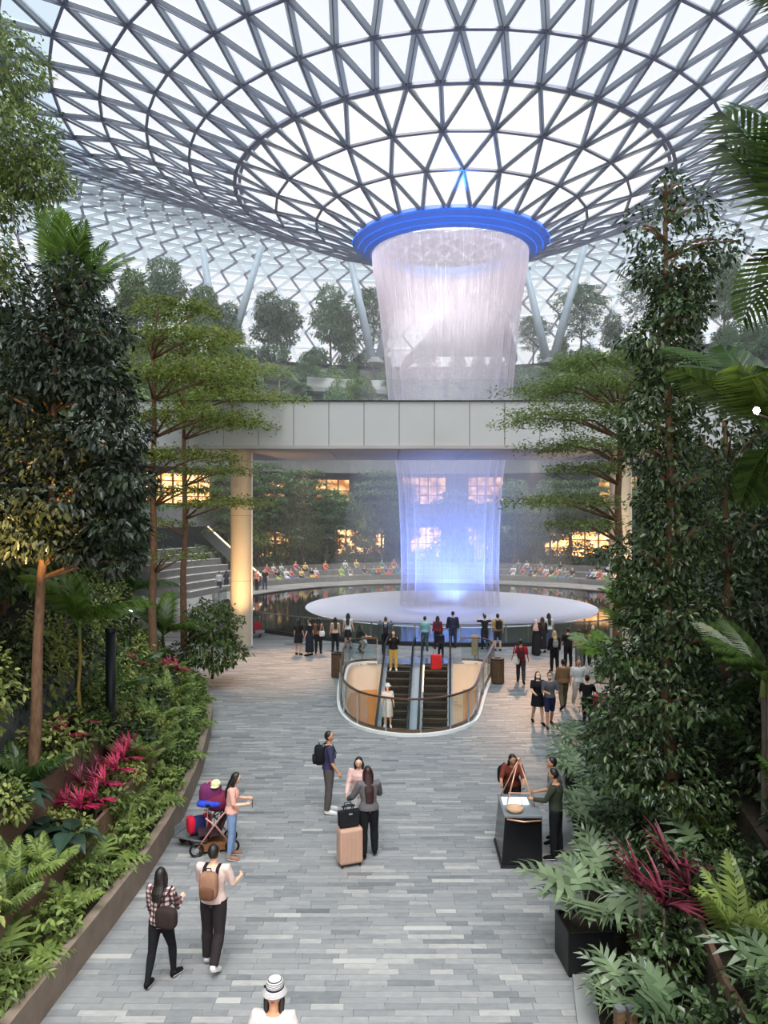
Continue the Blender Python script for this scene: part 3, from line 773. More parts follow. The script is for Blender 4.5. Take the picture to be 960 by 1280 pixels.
# ================================================================ PLANTS
G = srgb
L_dark = leaf_mat('leaf_dark', G(22,32,16), G(72,86,52), .3, .25)
L_ficus = leaf_mat('leaf_ficus', G(20,28,20), G(76,86,64), .3, .2)
L_layer = leaf_mat('leaf_layered', G(74,92,34), G(168,178,92), .45, .5)
L_mid = leaf_mat('leaf_mid', G(48,68,30), G(134,152,84), .4, .4)
L_vine = leaf_mat('leaf_vine', G(18,30,16), G(78,98,58), .24, .2)
L_far = leaf_mat('leaf_far', G(44,74,44), G(112,140,88), .5, .35)
L_far2 = leaf_mat('leaf_far_yellow', G(62,88,38), G(140,162,84), .5, .4)
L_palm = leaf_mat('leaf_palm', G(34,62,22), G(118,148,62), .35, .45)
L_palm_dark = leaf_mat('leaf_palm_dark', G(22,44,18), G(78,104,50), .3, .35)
L_fern = leaf_mat('leaf_fern', G(62,86,38), G(148,166,88), .45, .45)
L_phil = leaf_mat('leaf_philodendron', G(44,66,44), G(134,152,116), .28, .3)
L_phil_dark = leaf_mat('leaf_philodendron_dark', G(26,46,30), G(104,124,90), .28, .3)
L_varieg = leaf_mat('leaf_variegated', G(70,92,36), G(186,192,112), .4, .4)
L_red = leaf_mat('leaf_cordyline_pink', G(84,16,40), G(222,64,112), .35, .4)
L_maroon = leaf_mat('leaf_cordyline_maroon', G(52,14,26), G(122,44,62), .35, .3)
L_big = leaf_mat('leaf_alocasia', G(16,32,24), G(64,88,70), .3, .15)
def unit(a): return a/np.maximum(1e-9, np.linalg.norm(a, axis=1, keepdims=True))
def leaves(P, D, Nn, L, W, fold=.15, droop=.25, fine=False, rng=RNG):
    """leaf blades: P base, D axis, Nn up side, L length, W width; 2 triangles or 2 quads each"""
    n = len(P); D = unit(D); S = unit(np.cross(D, Nn)); U = np.cross(S, D); L = L[:,None]; W = W[:,None]
    dz = np.zeros((n,3)); dz[:,2] = -1
    tip = P+D*L+dz*L*droop
    if not fine:
        m = P+D*L*.45+dz*L*droop*.2
        V = np.stack([P, m+S*W*.5+U*W*fold, tip, m-S*W*.5+U*W*fold], 1).reshape(-1,3)
        i = np.arange(n)[:,None]*4
        F = np.concatenate([i+np.array([[0,1,2]]), i+np.array([[0,2,3]])], 1).reshape(-1,3)
        return V, F, 2
    a = P+D*L*.3+dz*L*droop*.08; b = P+D*L*.68+dz*L*droop*.42
    V = np.stack([P, a+S*W*.5+U*W*fold, b+S*W*.4+U*W*fold, tip, b-S*W*.4+U*W*fold, a-S*W*.5+U*W*fold], 1).reshape(-1,3)
    i = np.arange(n)[:,None]*6
    F = np.concatenate([i+np.array([[0,1,2,3]]), i+np.array([[0,3,4,5]])], 1).reshape(-1,4)
    return V, F, 2
def leaf_mesh(name, P, D, Nn, L, W, fold=.15, droop=.25, fine=False, tint=None):
    V, F, k = leaves(P, D, Nn, L, W, fold, droop, fine)
    t = RNG.uniform(.15,.95,len(P)) if tint is None else tint
    return np_mesh(name, V, F, np.repeat(t, k))
def blob_leaves(name, blobs, size, aspect=.5, hang=.3, fine=False, shell=.55):
    """blobs: (centre, radii, count); leaves sit mostly in the outer shell and turn outward"""
    P = []; O = []
    for c, r, n in blobs:
        d = unit(RNG.normal(size=(n,3))); rr = RNG.uniform(shell**3, 1, n)**(1/3)
        # clumpy surface
        lump = 1+.16*np.sin(d[:,0]*5+c[0]*3)*np.cos(d[:,2]*6+c[2]*5)+RNG.normal(0,.05,n)
        P.append(np.array(c)+d*np.array(r)*(rr*lump)[:,None]); O.append(d)
    P = np.concatenate(P); O = np.concatenate(O); n = len(P)
    D = O*.7+RNG.normal(size=(n,3))*.6; D[:,2] -= hang
    Nn = O+RNG.normal(size=(n,3))*.45; Nn[:,2] += .7
    L = size*RNG.uniform(.7,1.3,n)
    return leaf_mesh(name, P, D, Nn, L, L*aspect, fine=fine)
def disc_leaves(name, discs, size, aspect=.5, fine=False):
    """flat layered sprays: discs (centre, radius, thickness, count)"""
    P = []; C = []
    for c, r, th, n in discs:
        a = RNG.uniform(0, 2*PI, n); q = np.sqrt(RNG.uniform(.02,1,n))
        ragged = 1+.22*np.sin(a*5+c[2]*3)+.12*np.sin(a*11+c[0])
        X = np.cos(a)*q*r*ragged; Y = np.sin(a)*q*r*ragged
        Z = RNG.normal(0, th, n)-.10*r*q**2
        # leave ragged gaps so that branches and sky show through
        keep = np.sin(X*2.9+c[0]*5)*np.sin(Y*3.1+c[2]*4)+RNG.uniform(-.5,.8,n) > -.28
        P.append((np.stack([X,Y,Z],1)+np.array(c))[keep]); C.append(np.stack([X,Y,Z*0],1)[keep])
    P = np.concatenate(P); C = np.concatenate(C); n = len(P)
    D = unit(C)*.35+RNG.normal(size=(n,3))*.75; D[:,2] *= .35
    Nn = RNG.normal(size=(n,3))*.35; Nn[:,2] += 1
    L = size*RNG.uniform(.7,1.3,n)
    return leaf_mesh(name, P, D, Nn, L, L*aspect, fine=fine)
def wobble(p0, p1, k, amp, rs):
    p0, p1 = Vector(p0), Vector(p1); out = []
    for i in range(k+1):
        t = i/k; o = Vector((rs.uniform(-1,1), rs.uniform(-1,1), 0))*amp*(0 if i in (0,) else 1)
        out.append(p0.lerp(p1, t)+o)
    return out
def trunk_part(t, pts, r0, r1, m, name='trunk', n=9):
    mb = MB(); k = len(pts); mb.tube(pts, [r0+(r1-r0)*i/(k-1) for i in range(k)], n)
    return mb.build(name, m, t, smooth=True)
def layered_tree(label, loc, h, discs, r=.13, size=.085, mleaf=None, bark=None, seed=1, cat='tree', name='layered_tree', lean=(0,0), nleaf=1.0):
    """discs: (height, radius, dx, dy, leaves)"""
    rs = random.Random(seed); t = thing(name, label, cat, loc)
    pts = wobble((0,0,-.3), (lean[0],lean[1],h), 8, .06, rs); trunk_part(t, pts, r, r*.35, bark or M_bark)
    ds = []
    for z, rad, dx, dy, n in discs:
        i = min(7, int(z/h*8)); base = pts[i].lerp(pts[i+1], z/h*8-i) if z < h else pts[-1]
        c = Vector((base.x+dx, base.y+dy, z)); ds.append((tuple(c), rad, .06+.03*rad, int(n*nleaf)))
        nb = max(3, int(rad*2.2))
        for b in range(nb):
            a = 2*PI*b/nb+rs.uniform(-.4,.4); q = rad*rs.uniform(.55,.9)
            end = c+Vector((math.cos(a)*q, math.sin(a)*q, -.02))
            s0 = base-Vector((0,0,.25+.22*rad)); mid = s0.lerp(end, .5)+Vector((0,0,.10*rad))
            trunk_part(t, [s0, mid, end], r*.32, .012, bark or M_bark, 'branch', 6)
    f = put('foliage', disc_leaves('foliage', ds, size, .5, fine=False), mleaf or L_layer, t); tag(f, kind='stuff')
    return t
def bushy_tree(label, loc, h, blobs, r=.13, size=.12, mleaf=None, bark=None, seed=1, name='broadleaf_tree', lean=(0,0), fine=True, aspect=.5, hang=.4, shell=.55, r1=None):
    rs = random.Random(seed); t = thing(name, label, 'tree', loc)
    pts = wobble((0,0,-.3), (lean[0],lean[1],h), 8, .07, rs); trunk_part(t, pts, r, r1 or r*.3, bark or M_bark)
    for c, rad, n in blobs:
        z = max(.4, min(h-.1, c[2]-rad[2]*.6)); i = min(7, int(z/h*8)); base = pts[i].lerp(pts[i+1], z/h*8-i)
        for b in range(3):
            a = 2*PI*b/3+rs.uniform(-.5,.5)
            end = Vector(c)+Vector((math.cos(a)*rad[0]*.6, math.sin(a)*rad[1]*.6, rs.uniform(-.2,.3)*rad[2]))
            trunk_part(t, [base, base.lerp(end,.5)+Vector((0,0,.1)), end], r*.35, .012, bark or M_bark, 'branch', 6)
    f = put('foliage', blob_leaves('foliage', blobs, size, aspect, hang, fine, shell), mleaf or L_dark, t); tag(f, kind='stuff')
    return t
# ---- fronds
def frond_mesh(name, n=16, length=1.0, leaf=.34, droop=.5, w=.035, vee=.5, lift=.0, arc=1.0, taper=True, thick=.012, spread=1.05):
    """feather frond along +Y: arched rachis and paired leaflets"""
    mb = MB(); pts = []
    for i in range(9):
        t = i/8; pts.append((0, length*t*(1-.12*t*droop), lift*t*length-droop*length*.5*t*t*arc))
    mb.cur = .75; mb.tube(pts, [thick*(1-.75*i/8) for i in range(9)], 4)
    def P(t):
        f = t*8; i = min(7, int(f)); a, b = Vector(pts[i]), Vector(pts[i+1]); return a.lerp(b, f-i), (b-a).normalized()
    for k in range(n):
        t = .16+.83*k/(n-1); p, d = P(t)
        sz = leaf*(math.sin(PI*min(1, .12+.85*t))**.6 if taper else 1)*(1-.25*t)
        for s in (-1, 1):
            side = Vector((s,0,0)); out = (side*math.sin(spread*(1-.45*t))+d*math.cos(spread*(1-.45*t))+Vector((0,0,vee*.5))).normalized()
            up = Vector((0,0,1)); wv = d*w*.5; mb.cur = random.uniform(.25,.95)
            m = p+out*sz*.5; e = p+out*sz+Vector((0,0,-.28*sz*(1+droop)))
            mb.add([p-wv*.6, p+wv*.6, m+wv*1.1+Vector((0,0,.01)), e, m-wv*1.1+Vector((0,0,.01))], [(0,1,2,4),(4,2,3)])
    return mb.mesh(name)
def fan_mesh(name, n=14, length=.9, stalk=.8, w=.06, spread=2.5):
    mb = MB(); mb.cur = .7; end = Vector((0, stalk, stalk*.12)); mb.tube([(0,0,0), (0,stalk*.5,.10), end], [.012,.01,.008], 4)
    for k in range(n):
        a = -spread/2+spread*k/(n-1); d = Vector((math.sin(a), math.cos(a), .05)); s = Vector((math.cos(a), -math.sin(a), 0))
        L = length*(1-.25*abs(a)/spread*2); mb.cur = random.uniform(.3,.9)
        m = end+d*L*.6; e = end+d*L+Vector((0,0,-.28*L))
        mb.add([end, m+s*w*.5+Vector((0,0,-.02)), e, m-s*w*.5+Vector((0,0,-.02)), m+Vector((0,0,.03))], [(0,1,4),(1,2,4),(4,2,3),(0,4,3)])
    return mb.mesh(name)
def lobed_mesh(name, lobes=6, length=.55, width=.5, stalk=.55):
    """split philodendron leaf: stalk, midrib and finger lobes"""
    mb = MB(); mb.cur = .85; base = Vector((0, stalk*.8, stalk*.45)); mb.tube([(0,0,0), (0,stalk*.45,stalk*.36), base], [.012,.009,.007], 4)
    tip = base+Vector((0,length,-length*.35))
    for k in range(lobes):
        t = k/(lobes-1); p = base.lerp(tip, .02+.86*t)+Vector((0,0,.05*math.sin(PI*t)))
        L = width*(.62+.38*math.sin(PI*(.2+.6*t)))*(1-.35*t)
        for s in (-1, 1):
            a = 1.75-1.25*t; d = Vector((s*math.sin(a), math.cos(a), -.12)); q = Vector((-d.y*s, d.x*s, 0))*s
            wv = Vector((0,1,-.2))*length/lobes*.62; mb.cur = random.uniform(.35,.9)
            m = p+d*L*.55+Vector((0,0,.03)); e = p+d*L+Vector((0,0,-.22*L))
            mb.add([p-wv, p+wv, m+wv*.75, e, m-wv*.75], [(0,1,2,4),(4,2,3)])
    mb.cur = .8; mb.add([tip+Vector((-.05*width,-.15*length,.02)), tip+Vector((.05*width,-.15*length,.02)), tip+Vector((0,.12*length,-.08))], [(0,1,2)])
    return mb.mesh(name)
def strap_mesh(name, L=.6, w=.052, droop=.4):
    mb = MB(); V = []
    for i in range(6):
        t = i/5; ww = w*math.sin(PI*(.12+.85*t))**.8*.5; y = L*t; z = -droop*L*t*t
        V += [(-ww, y, z+ww*.5), (0, y, z), (ww, y, z+ww*.5)]
    F = [(i*3+j, i*3+j+1, i*3+j+4, i*3+j+3) for i in range(5) for j in range(2)]
    mb.cur = .5; mb.add(V, F); mb.t = [.15,.15,.35,.35,.6,.6,.85,.85,.7,.7]; return mb.mesh(name)
def heart_mesh(name, L=.55, w=.36, stalk=.5):
    mb = MB(); mb.cur = .8; b = Vector((0,stalk*.55,stalk*.75)); mb.tube([(0,0,0),(0,stalk*.2,stalk*.45),b],[.014,.011,.008],5)
    V = []; prof = [.0,.75,1.0,.88,.6,.28,.0]
    for i, q in enumerate(prof):
        t = i/6; y = (t-.14)*L; z = -.5*t*t*L
        V += [b+Vector((-q*w*.5,y-.10*L*(q if i<2 else 0),z+.05*q)), b+Vector((0,y,z)), b+Vector((q*w*.5,y-.10*L*(q if i<2 else 0),z+.05*q))]
    mb.cur = .45; mb.add(V, [(i*3+j, i*3+j+1, i*3+j+4, i*3+j+3) for i in range(6) for j in range(2)]); return mb.mesh(name)
FROND = {k: frond_mesh('frond', **v) for k, v in dict(
    palm=dict(n=26, length=1.0, leaf=.44, droop=.6, w=.032, lift=.25),
    palm_up=dict(n=24, length=1.0, leaf=.36, droop=.35, w=.034, lift=.5),
    fern=dict(n=15, length=1.0, leaf=.26, droop=.75, w=.055, lift=.55, vee=.15, spread=1.25),
    big=dict(n=15, length=1.0, leaf=.56, droop=.7, w=.045, lift=.35)).items()}
FANL = fan_mesh('fan_leaf'); LOBE = lobed_mesh('lobed_leaf'); STRAP = strap_mesh('strap_leaf'); HEART = heart_mesh('heart_leaf')
for k, me in FROND.items(): pass
def copy_mesh(me, m):
    c = me.copy(); c.materials.clear(); c.materials.append(m); return c
_mc = {}
def mm(me, m):
    k = (me.name, m.name)
    if k not in _mc: _mc[k] = copy_mesh(me, m)
    return _mc[k]
def rosette(t, me, m, n, size, pitch=(20,60), z=0, seed=0, part='frond', jitter=.25, a0=None, a1=None):
    rs = random.Random(seed); me = mm(me, m)
    for i in range(n):
        a = (2*PI*i*.382*1.0 if a0 is None else math.radians(a0+(a1-a0)*(i+.5)/n))+rs.uniform(-jitter,jitter)
        p = math.radians(pitch[0]+(pitch[1]-pitch[0])*((i*.618) % 1))
        put(part, me, None, t, (0,0,z), (p, rs.uniform(-.15,.15), a), size*rs.uniform(.8,1.15))
def palm(label, loc, h, n, size, m=None, stem=.05, kind='palm', pitch=(5,70), seed=0, name='palm', cat='palm', bark=None, lean=(0,0), crown=True):
    t = thing(name, label, cat, loc); rs = random.Random(seed)
    pts = wobble((0,0,-.2), (lean[0],lean[1],h), 5, .02, rs); trunk_part(t, pts, stem, stem*.75, bark or M_bark_grey, 'trunk', 8)
    if crown: trunk_part(t, [pts[-1]-Vector((0,0,.1)), pts[-1]+Vector((0,0,.25*size))], stem*.95, stem*.4, mat('green_shaft', G(110,128,70), .5, 0, .1, 3), 'crownshaft', 8)
    sub = bpy.data.objects.new('x', None)
    rosette(t, FROND[kind], m or L_palm, n, size, pitch, h+.1*size, seed)
    for c in t.children:
        if c.name.startswith('frond'): c.location = (lean[0], lean[1], h+.12*size)
    return t
def fern(label, loc, size=.6, n=11, seed=0, group=None, m=None, rz=0):
    t = thing('fern', label, 'fern', loc, rz, group); rosette(t, FROND['fern'], m or L_fern, n, size, (15,60), 0, seed); return t
def philodendron(label, loc, size=.9, n=10, seed=0, group=None, m=None):
    t = thing('philodendron', label, 'plant', loc, 0, group); rosette(t, LOBE, m or L_phil, n, size, (-5,45), 0, seed, 'leaf'); return t
def cordyline(label, loc, size=.55, n=24, seed=0, group=None, m=None, h=.35):
    t = thing('cordyline', label, 'plant', loc, 0, group)
    trunk_part(t, [(0,0,-.1),(0,0,h)], .025, .02, M_bark_grey, 'stem', 6)
    rosette(t, STRAP, m or L_red, n, size/.6, (2,86), h, seed, 'leaf', .3); return t
def alocasia(label, loc, size=1, n=8, seed=0, group=None):
    t = thing('alocasia', label, 'plant', loc, 0, group); rosette(t, HEART, L_big, n, size, (-10,30), 0, seed, 'leaf'); return t
_bush = {}
def bush(label, loc, r=(.5,.5,.4), n=420, size=.1, m=None, group=None, name='shrub', aspect=.5, hang=.15):
    t = thing(name, label, 'shrub', loc, 0, group)
    for k in range(3):
        a = k*2.1; trunk_part(t, [(0,0,-.1),(math.cos(a)*r[0]*.4, math.sin(a)*r[1]*.4, r[2]*.9)], .015, .006, M_bark_grey, 'stem', 5)
    key = (tuple(round(x,2) for x in r), n, size, m.name if m else '', aspect)
    if key not in _bush:
        me = blob_leaves('foliage', [((0,0,r[2]*.75), r, n)], size, aspect, hang, True, .45); me.materials.append(m or L_mid); _bush[key] = me
    tag(put('foliage', _bush[key], None, t), kind='stuff'); return t
def gl(x, y, Y, side):
    """the point of the bank seen at that pixel column and depth, with the soil height there"""
    X = (x-480)/FPX*Y; return (X, Y, ground(X, Y, side)-.02)
# ---- named trees
bushy_tree('tall dark small-leaved tree with bare brown trunk, golden lit low crown, on left bank', (-6.45,14,.9), 9.4,
  [((.7,0,9.9),(.55,.6,.5),620),((1.0,.1,9.1),(.8,.8,.55),1100),((.15,0,9.0),(.5,.6,.5),600),((.55,.1,8.2),(1.0,.9,.5),1500),((1.35,0,8.0),(.6,.8,.6),800),((-.2,-.1,7.7),(.7,.8,.6),900),((1.2,0,7.1),(1.0,1.0,.5),1500),((.2,.1,6.8),(.9,.9,.6),1200),
   ((1.55,0,6.3),(.75,.8,.5),1000),((.6,-.2,6.0),(.9,.9,.45),1100),((-.3,-.1,5.7),(.8,.8,.5),1000),((1.5,0,5.5),(.7,.7,.36),800),((.5,-.1,5.35),(.7,.7,.36),700),((1.6,.1,4.85),(.45,.5,.25),330),((-.6,-.1,5.2),(.6,.6,.35),700),((-.35,-.3,5.9),(.7,.7,.5),1000),((.15,-.2,5.3),(.6,.6,.35),700),((.95,-.2,5.1),(.5,.5,.28),420)],
  .125, .13, L_ficus, seed=3, lean=(.5,0), name='ficus_tree')
bushy_tree('light green feathery tree reaching in at the top left corner of the roof', (-7.6,11.5,2.0), 10.8,
  [((1.7,-.6,11.1),(1.1,.9,.7),4200),((2.1,-.6,10.0),(.9,.8,.5),3600),((2.5,-.4,9.5),(.6,.6,.3),1500),((1.5,-.5,9.2),(1.0,.8,.5),3400),((1.5,-.5,8.4),(.85,.8,.5),2400)], .12, .085, L_mid, seed=4, lean=(.4,0), name='feathery_tree', fine=False, aspect=.42)
bushy_tree('dark tree between the feathery tree and the golden lit ficus at the left edge', (-8.9,15,3.0), 7.2,
  [((1.3,0,7.9),(.8,.8,.9),1500),((1.5,0,6.7),(.8,.8,.7),1300),((1.2,0,5.6),(.9,.8,.8),1500),((.6,0,4.2),(.9,.7,.8),1300),((1.0,0,3.0),(.8,.7,.6),800)], .11, .13, L_dark, seed=5, lean=(.5,0))
layered_tree('slim yellow-green layered tree with bare brown trunk nearest the dark ficus', (-7.35,24.5,.9), 11.4,
  [(12.3,1.3,.7,0,2400),(11.3,2.0,.7,0,4200),(10.1,2.4,1.0,.1,5200),(8.9,2.2,1.1,0,4300),(7.6,1.8,1.0,0,2200),(6.5,1.1,.9,.2,700),(4.4,1.0,.9,0,450)], .15, .125, L_layer, seed=6)
layered_tree('second slim layered tree with bare trunk, in front of the wide steps', (-9.1,35,.55), 13.8,
  [(14.2,2.0,.8,0,2400),(12.8,2.8,1.4,0,4400),(11.4,3.1,2.0,.1,5000),(10.2,2.4,1.7,0,2700),(8.0,1.9,1.3,0,1400),(6.6,2.2,1.8,0,1800),(5.6,1.3,-1.0,0,500)], .17, .15, L_layer, seed=8)
layered_tree('layered green tree with long level branches beside the right bridge column', (8.05,26.3,1.0), 9.8,
  [(10.6,1.7,-.6,0,2600),(9.9,2.5,-1.0,0,4200),(9.0,2.6,-1.2,0,3600),(8.2,2.0,-.9,0,1900),(6.9,1.5,-1.2,0,900),(5.9,1.9,-1.9,.1,1200),(5.2,1.2,-1.2,0,500)], .19, .12, L_layer, seed=9, mleaf=None) if False else \
layered_tree('layered green tree with long level branches beside the right bridge column', (8.05,26.3,1.0), 9.8,
  [(10.8,1.8,-.6,0,4800),(10.0,2.6,-1.0,.1,8200),(9.0,2.7,-1.3,0,6600),(8.0,2.1,-1.0,0,3600),(7.2,1.5,-1.0,0,1700),(6.1,1.9,-1.8,.1,2600),(5.3,1.4,-1.2,0,1200)], .19, .12, L_mid, seed=9)
bl = []
rs = random.Random(21)
for k in range(22):
    z = .4+k*.46; w = (1.0-.22*(z/10.5))*rs.uniform(.72,1.12)*(1.0+.65*max(0, 1-z/5.5)); off = rs.uniform(-.35,.35)
    bl.append(((off, rs.uniform(-.2,.2), z), (w*rs.uniform(.75,1.1), w*.9, .38), 760+int(800*max(0, 1-z/5.5))))
bl += [((-.35,0,10.7),(.5,.5,.4),260),((.35,0,11.0),(.45,.5,.35),220),((0,0,11.4),(.3,.3,.3),110),((.9,0,10.4),(.45,.4,.35),200)]
bushy_tree('very tall slim dark tree wrapped in glossy leaves from crown to ground on right bank', (4.95,13.3,.9), 11.3, bl, .12, .105, L_vine, seed=12, name='column_tree', hang=.35, shell=.6, r1=.03)
bushy_tree('dark undergrown tree behind the slim leaf-wrapped tree at the right edge', (6.9,15.5,2.3), 6.2,
  [((0,0,5.8),(1.2,1.0,1.0),1300),((.5,0,4.2),(1.3,1.0,1.0),1300),((.2,0,2.6),(1.3,1.0,.9),1300),((0,0,1.2),(1.2,1,.7),900)], .11, .14, L_dark, seed=13)
bushy_tree('glossy leaved bushy tree in front of the right bridge column', (8.3,21.5,.9), 5.0,
  [((-.3,0,4.6),(.9,.9,.7),900),((-.5,0,3.6),(1.1,1.0,.8),1300),((-.3,0,2.5),(1.3,1.1,.8),1500),((-.5,0,1.2),(1.4,1.2,.8),1500)], .09, .14, L_vine, seed=14)
# ---- named palms
palm('upright feather palm rising behind the top of the dark ficus', (-7.3,17.6,2.9), 8.1, 13, 2.0, L_palm, .09, 'palm_up', (20,82), 3)
palm('palm with arching fronds at the left edge beside the golden lit leaves', (-8.6,16.5,3.6), 4.9, 12, 1.7, L_palm, .08, 'palm', (0,60), 4)
palm('young palm with thin yellow ringed stem among the pink cordylines', (-6.35,16,1.6), 2.45, 11, 1.55, L_palm, .045, 'palm', (5,75), 5, bark=mat('yellow_stem', G(150,128,60), .6, 0, .25, 9, stretch=(1,1,6)))
palm('small palm drooping over the left plaza edge below the second layered tree', (-8.2,28.5,.55), 1.3, 11, 1.7, L_palm, .06, 'palm', (0,65), 6)
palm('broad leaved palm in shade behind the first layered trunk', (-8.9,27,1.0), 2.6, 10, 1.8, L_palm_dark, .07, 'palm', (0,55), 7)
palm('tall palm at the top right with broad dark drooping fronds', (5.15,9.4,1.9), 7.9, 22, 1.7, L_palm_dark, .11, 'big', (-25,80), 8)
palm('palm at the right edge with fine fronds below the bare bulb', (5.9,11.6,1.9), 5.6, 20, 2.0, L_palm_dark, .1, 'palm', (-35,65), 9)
palm('low palm at the right edge with pale green fronds', (5.9,11.9,1.9), 2.0, 14, 1.2, L_palm_dark, .07, 'palm', (-25,55), 10)
palm('dwarf palm leaning out over the plaza beside the people at the right', (6.2,20.9,.45), 1.9, 14, 1.5, L_palm, .07, 'palm', (-30,50), 11)
palm('second dwarf palm right behind the walkers near the right bank', (7.6,23.4,.5), 2.6, 12, 1.6, L_palm, .07, 'palm', (-5,70), 12)
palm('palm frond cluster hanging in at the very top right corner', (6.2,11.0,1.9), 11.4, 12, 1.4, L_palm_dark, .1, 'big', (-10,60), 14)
t = thing('fan_palm', 'fan palm with pleated round leaves in front of the right bridge column', 'palm', (8.2,24.6,.9))
trunk_part(t, [(0,0,-.2),(0,0,1.3)], .07, .06, M_bark_grey); rosette(t, FANL, L_palm, 10, 1.1, (0,70), 1.3, 5, 'fan_leaf')
# ---- left bank planting: rows that follow the tiers
rs = random.Random(77)
def bank_pt(Y, side, d, jit=.12):
    p = edge_pt(Y, side, d+rs.uniform(-jit,jit)); return (float(p[0]), float(p[1]), ground(float(p[0]), float(p[1]), side)-.02)
def seq(phrase, i): return phrase % ORD[min(i, len(ORD)-1)]
for i, Y in enumerate(np.arange(8.6, 33, .72)):                       # trailing leafy shrubs over the low wall
    k = i % 4; dw = .58
    if k in (0, 2):
        bush(seq('%s leafy green shrub from the front spilling over the low left wall', i//2), bank_pt(Y,'L',.62), (.42,.42,.34), 460, .12, L_mid if k else L_fern, 'shrubs behind the low left wall', aspect=.45)
    elif k == 1:
        fern(seq('%s arching fern from the front behind the low left wall', i//4), bank_pt(Y,'L',.6), .66, 13, i, 'ferns behind the low left wall')
    else:
        philodendron(seq('%s split-leaf plant from the front behind the low left wall', i//4), bank_pt(Y,'L',.62), .68, 11, i, 'split-leaf plants behind the low left wall', L_fern)
for i, Y in enumerate(np.arange(8.2, 31, .95)):
    if 12.9 < Y < 17.4: continue
    if i % 3 == 0: bush(seq('%s yellow-green shrub from the front on the second left tier', i//3), bank_pt(Y,'L',1.5), (.55,.5,.45), 520, .12, L_varieg, 'yellow-green shrubs on the second left tier')
    elif i % 3 == 1: fern(seq('%s long fern from the front on the second left tier', i//3), bank_pt(Y,'L',1.45), .95, 14, i+50, 'ferns on the second left tier')
    else: bush(seq('%s dark leafy shrub from the front on the second left tier', i//3), bank_pt(Y,'L',1.55), (.55,.55,.5), 480, .15, L_dark, 'dark shrubs on the second left tier')
for i, Y in enumerate(np.arange(8.8, 30, 1.25)):
    if 13 < Y < 17.4: continue
    fern(seq('%s drooping fern from the front over the brown boards of the second left tier', i), bank_pt(Y,'L',1.12,.03), .7, 12, i+300, 'drooping ferns on the second left tier', L_fern if i % 2 else L_mid)
for i, Y in enumerate(np.arange(9.2, 30, 1.4)):
    if 13.4 < Y < 17.6: continue
    bush(seq('%s trailing shrub from the front over the third left tier wall', i), bank_pt(Y,'L',2.12,.03), (.45,.4,.35), 420, .10, L_varieg if i % 2 else L_mid, 'trailing shrubs on the third left tier')
for i, Y in enumerate(np.arange(13.0, 17.6, .75)):
    bush(seq('%s low yellow-green ground shrub from the front between the pink cordylines', i), bank_pt(Y,'L',1.16 if i % 2 else 1.8,.03), (.4,.36,.24), 420, .10, L_varieg if i % 3 else L_fern, 'ground shrubs between the cordylines')
for i, Y in enumerate(np.arange(8.4, 30, 1.05)):
    if i % 3 == 0: fern(seq('%s tall fern from the front on the third left tier', i//3), bank_pt(Y,'L',2.5), 1.1, 14, i+90, 'ferns on the third left tier', L_palm_dark)
    else: bush(seq('%s rounded shrub from the front on the third left tier', i-i//3-1), bank_pt(Y,'L',2.55), (.6,.55,.6), 560, .13, L_varieg if i % 3 == 1 else L_mid, 'shrubs on the third left tier')
for i, Y in enumerate(np.arange(10.5, 31, 1.5)):                        # climbing leaves against the upper wall
    bush(seq('%s climbing creeper from the front on the upper left wall', i), bank_pt(Y,'L',3.35,.05), (.8,.5,1.0), 900, .13, L_varieg if i % 2 else L_dark, 'creepers on the upper left wall', 'creeper')
for i, Y in enumerate(np.arange(10.5, 33, 1.7)):
    bushy_tree(seq('%s dense dark tree from the front in the thicket on the left bank top', i), bank_pt(Y,'L',5.2,.3), 4.6, [((0,0,3.9),(1.1,1.1,1.1),800),((.3,0,2.5),(1.2,1.2,.9),800),((0,0,1.2),(1.2,1.2,.8),700)], .09, .17, L_dark if i % 3 else L_mid, seed=30+i, name='thicket_tree')
for i, (Y, d) in enumerate(((14.3,1.25),(14.9,1.3),(15.5,1.25),(14.5,1.65),(14.0,1.45),(15.6,1.7),(16.2,1.3),(15.1,2.25),(14.1,1.8),(15.0,1.55),(16.8,1.35),(16.0,2.25),(17.3,1.4))):
    X, Yp = (float(v) for v in edge_pt(Y+.52*d, 'L', d))
    cordyline(['pink cordyline closest to the thin yellow palm stem','pink cordyline right of the thin yellow palm stem','bright pink cordyline below the dark metal post','pink cordyline in front of its cluster','deep pink cordyline beside the ficus trunk','pink and bronze cordyline at the right of its cluster','bright pink cordyline touching the metal post','pink cordyline behind the thin yellow palm stem','lowest pink cordyline near the heart-leaved plants','maroon pink cordyline in the middle of its cluster','pink cordyline half behind the metal post','pink cordyline at the back of its cluster by the board wall','last pink cordyline right of the metal post'][i], (X, Yp, ground(X,Yp,'L')-.02), .40, 46, i, 'pink cordylines on the left bank', L_red if i not in (3,5,9) else L_maroon, h=.28+.08*(i % 4))
for i, (x, Y, lab) in enumerate(((212,25.0,'pink cordyline at the foot of the first layered trunk'),(198,25.6,'smaller pink cordyline left of the first layered trunk'),(222,24.6,'pink cordyline overhanging the board wall by the layered trunk'),(166,22.0,'pink cordyline tuft behind the young palm'))):
    X = (x-480)/FPX*Y; cordyline(lab, (X,Y,ground(X,Y,'L')), .42, 44, i+9, 'pink cordylines on the left bank', L_red, .55)
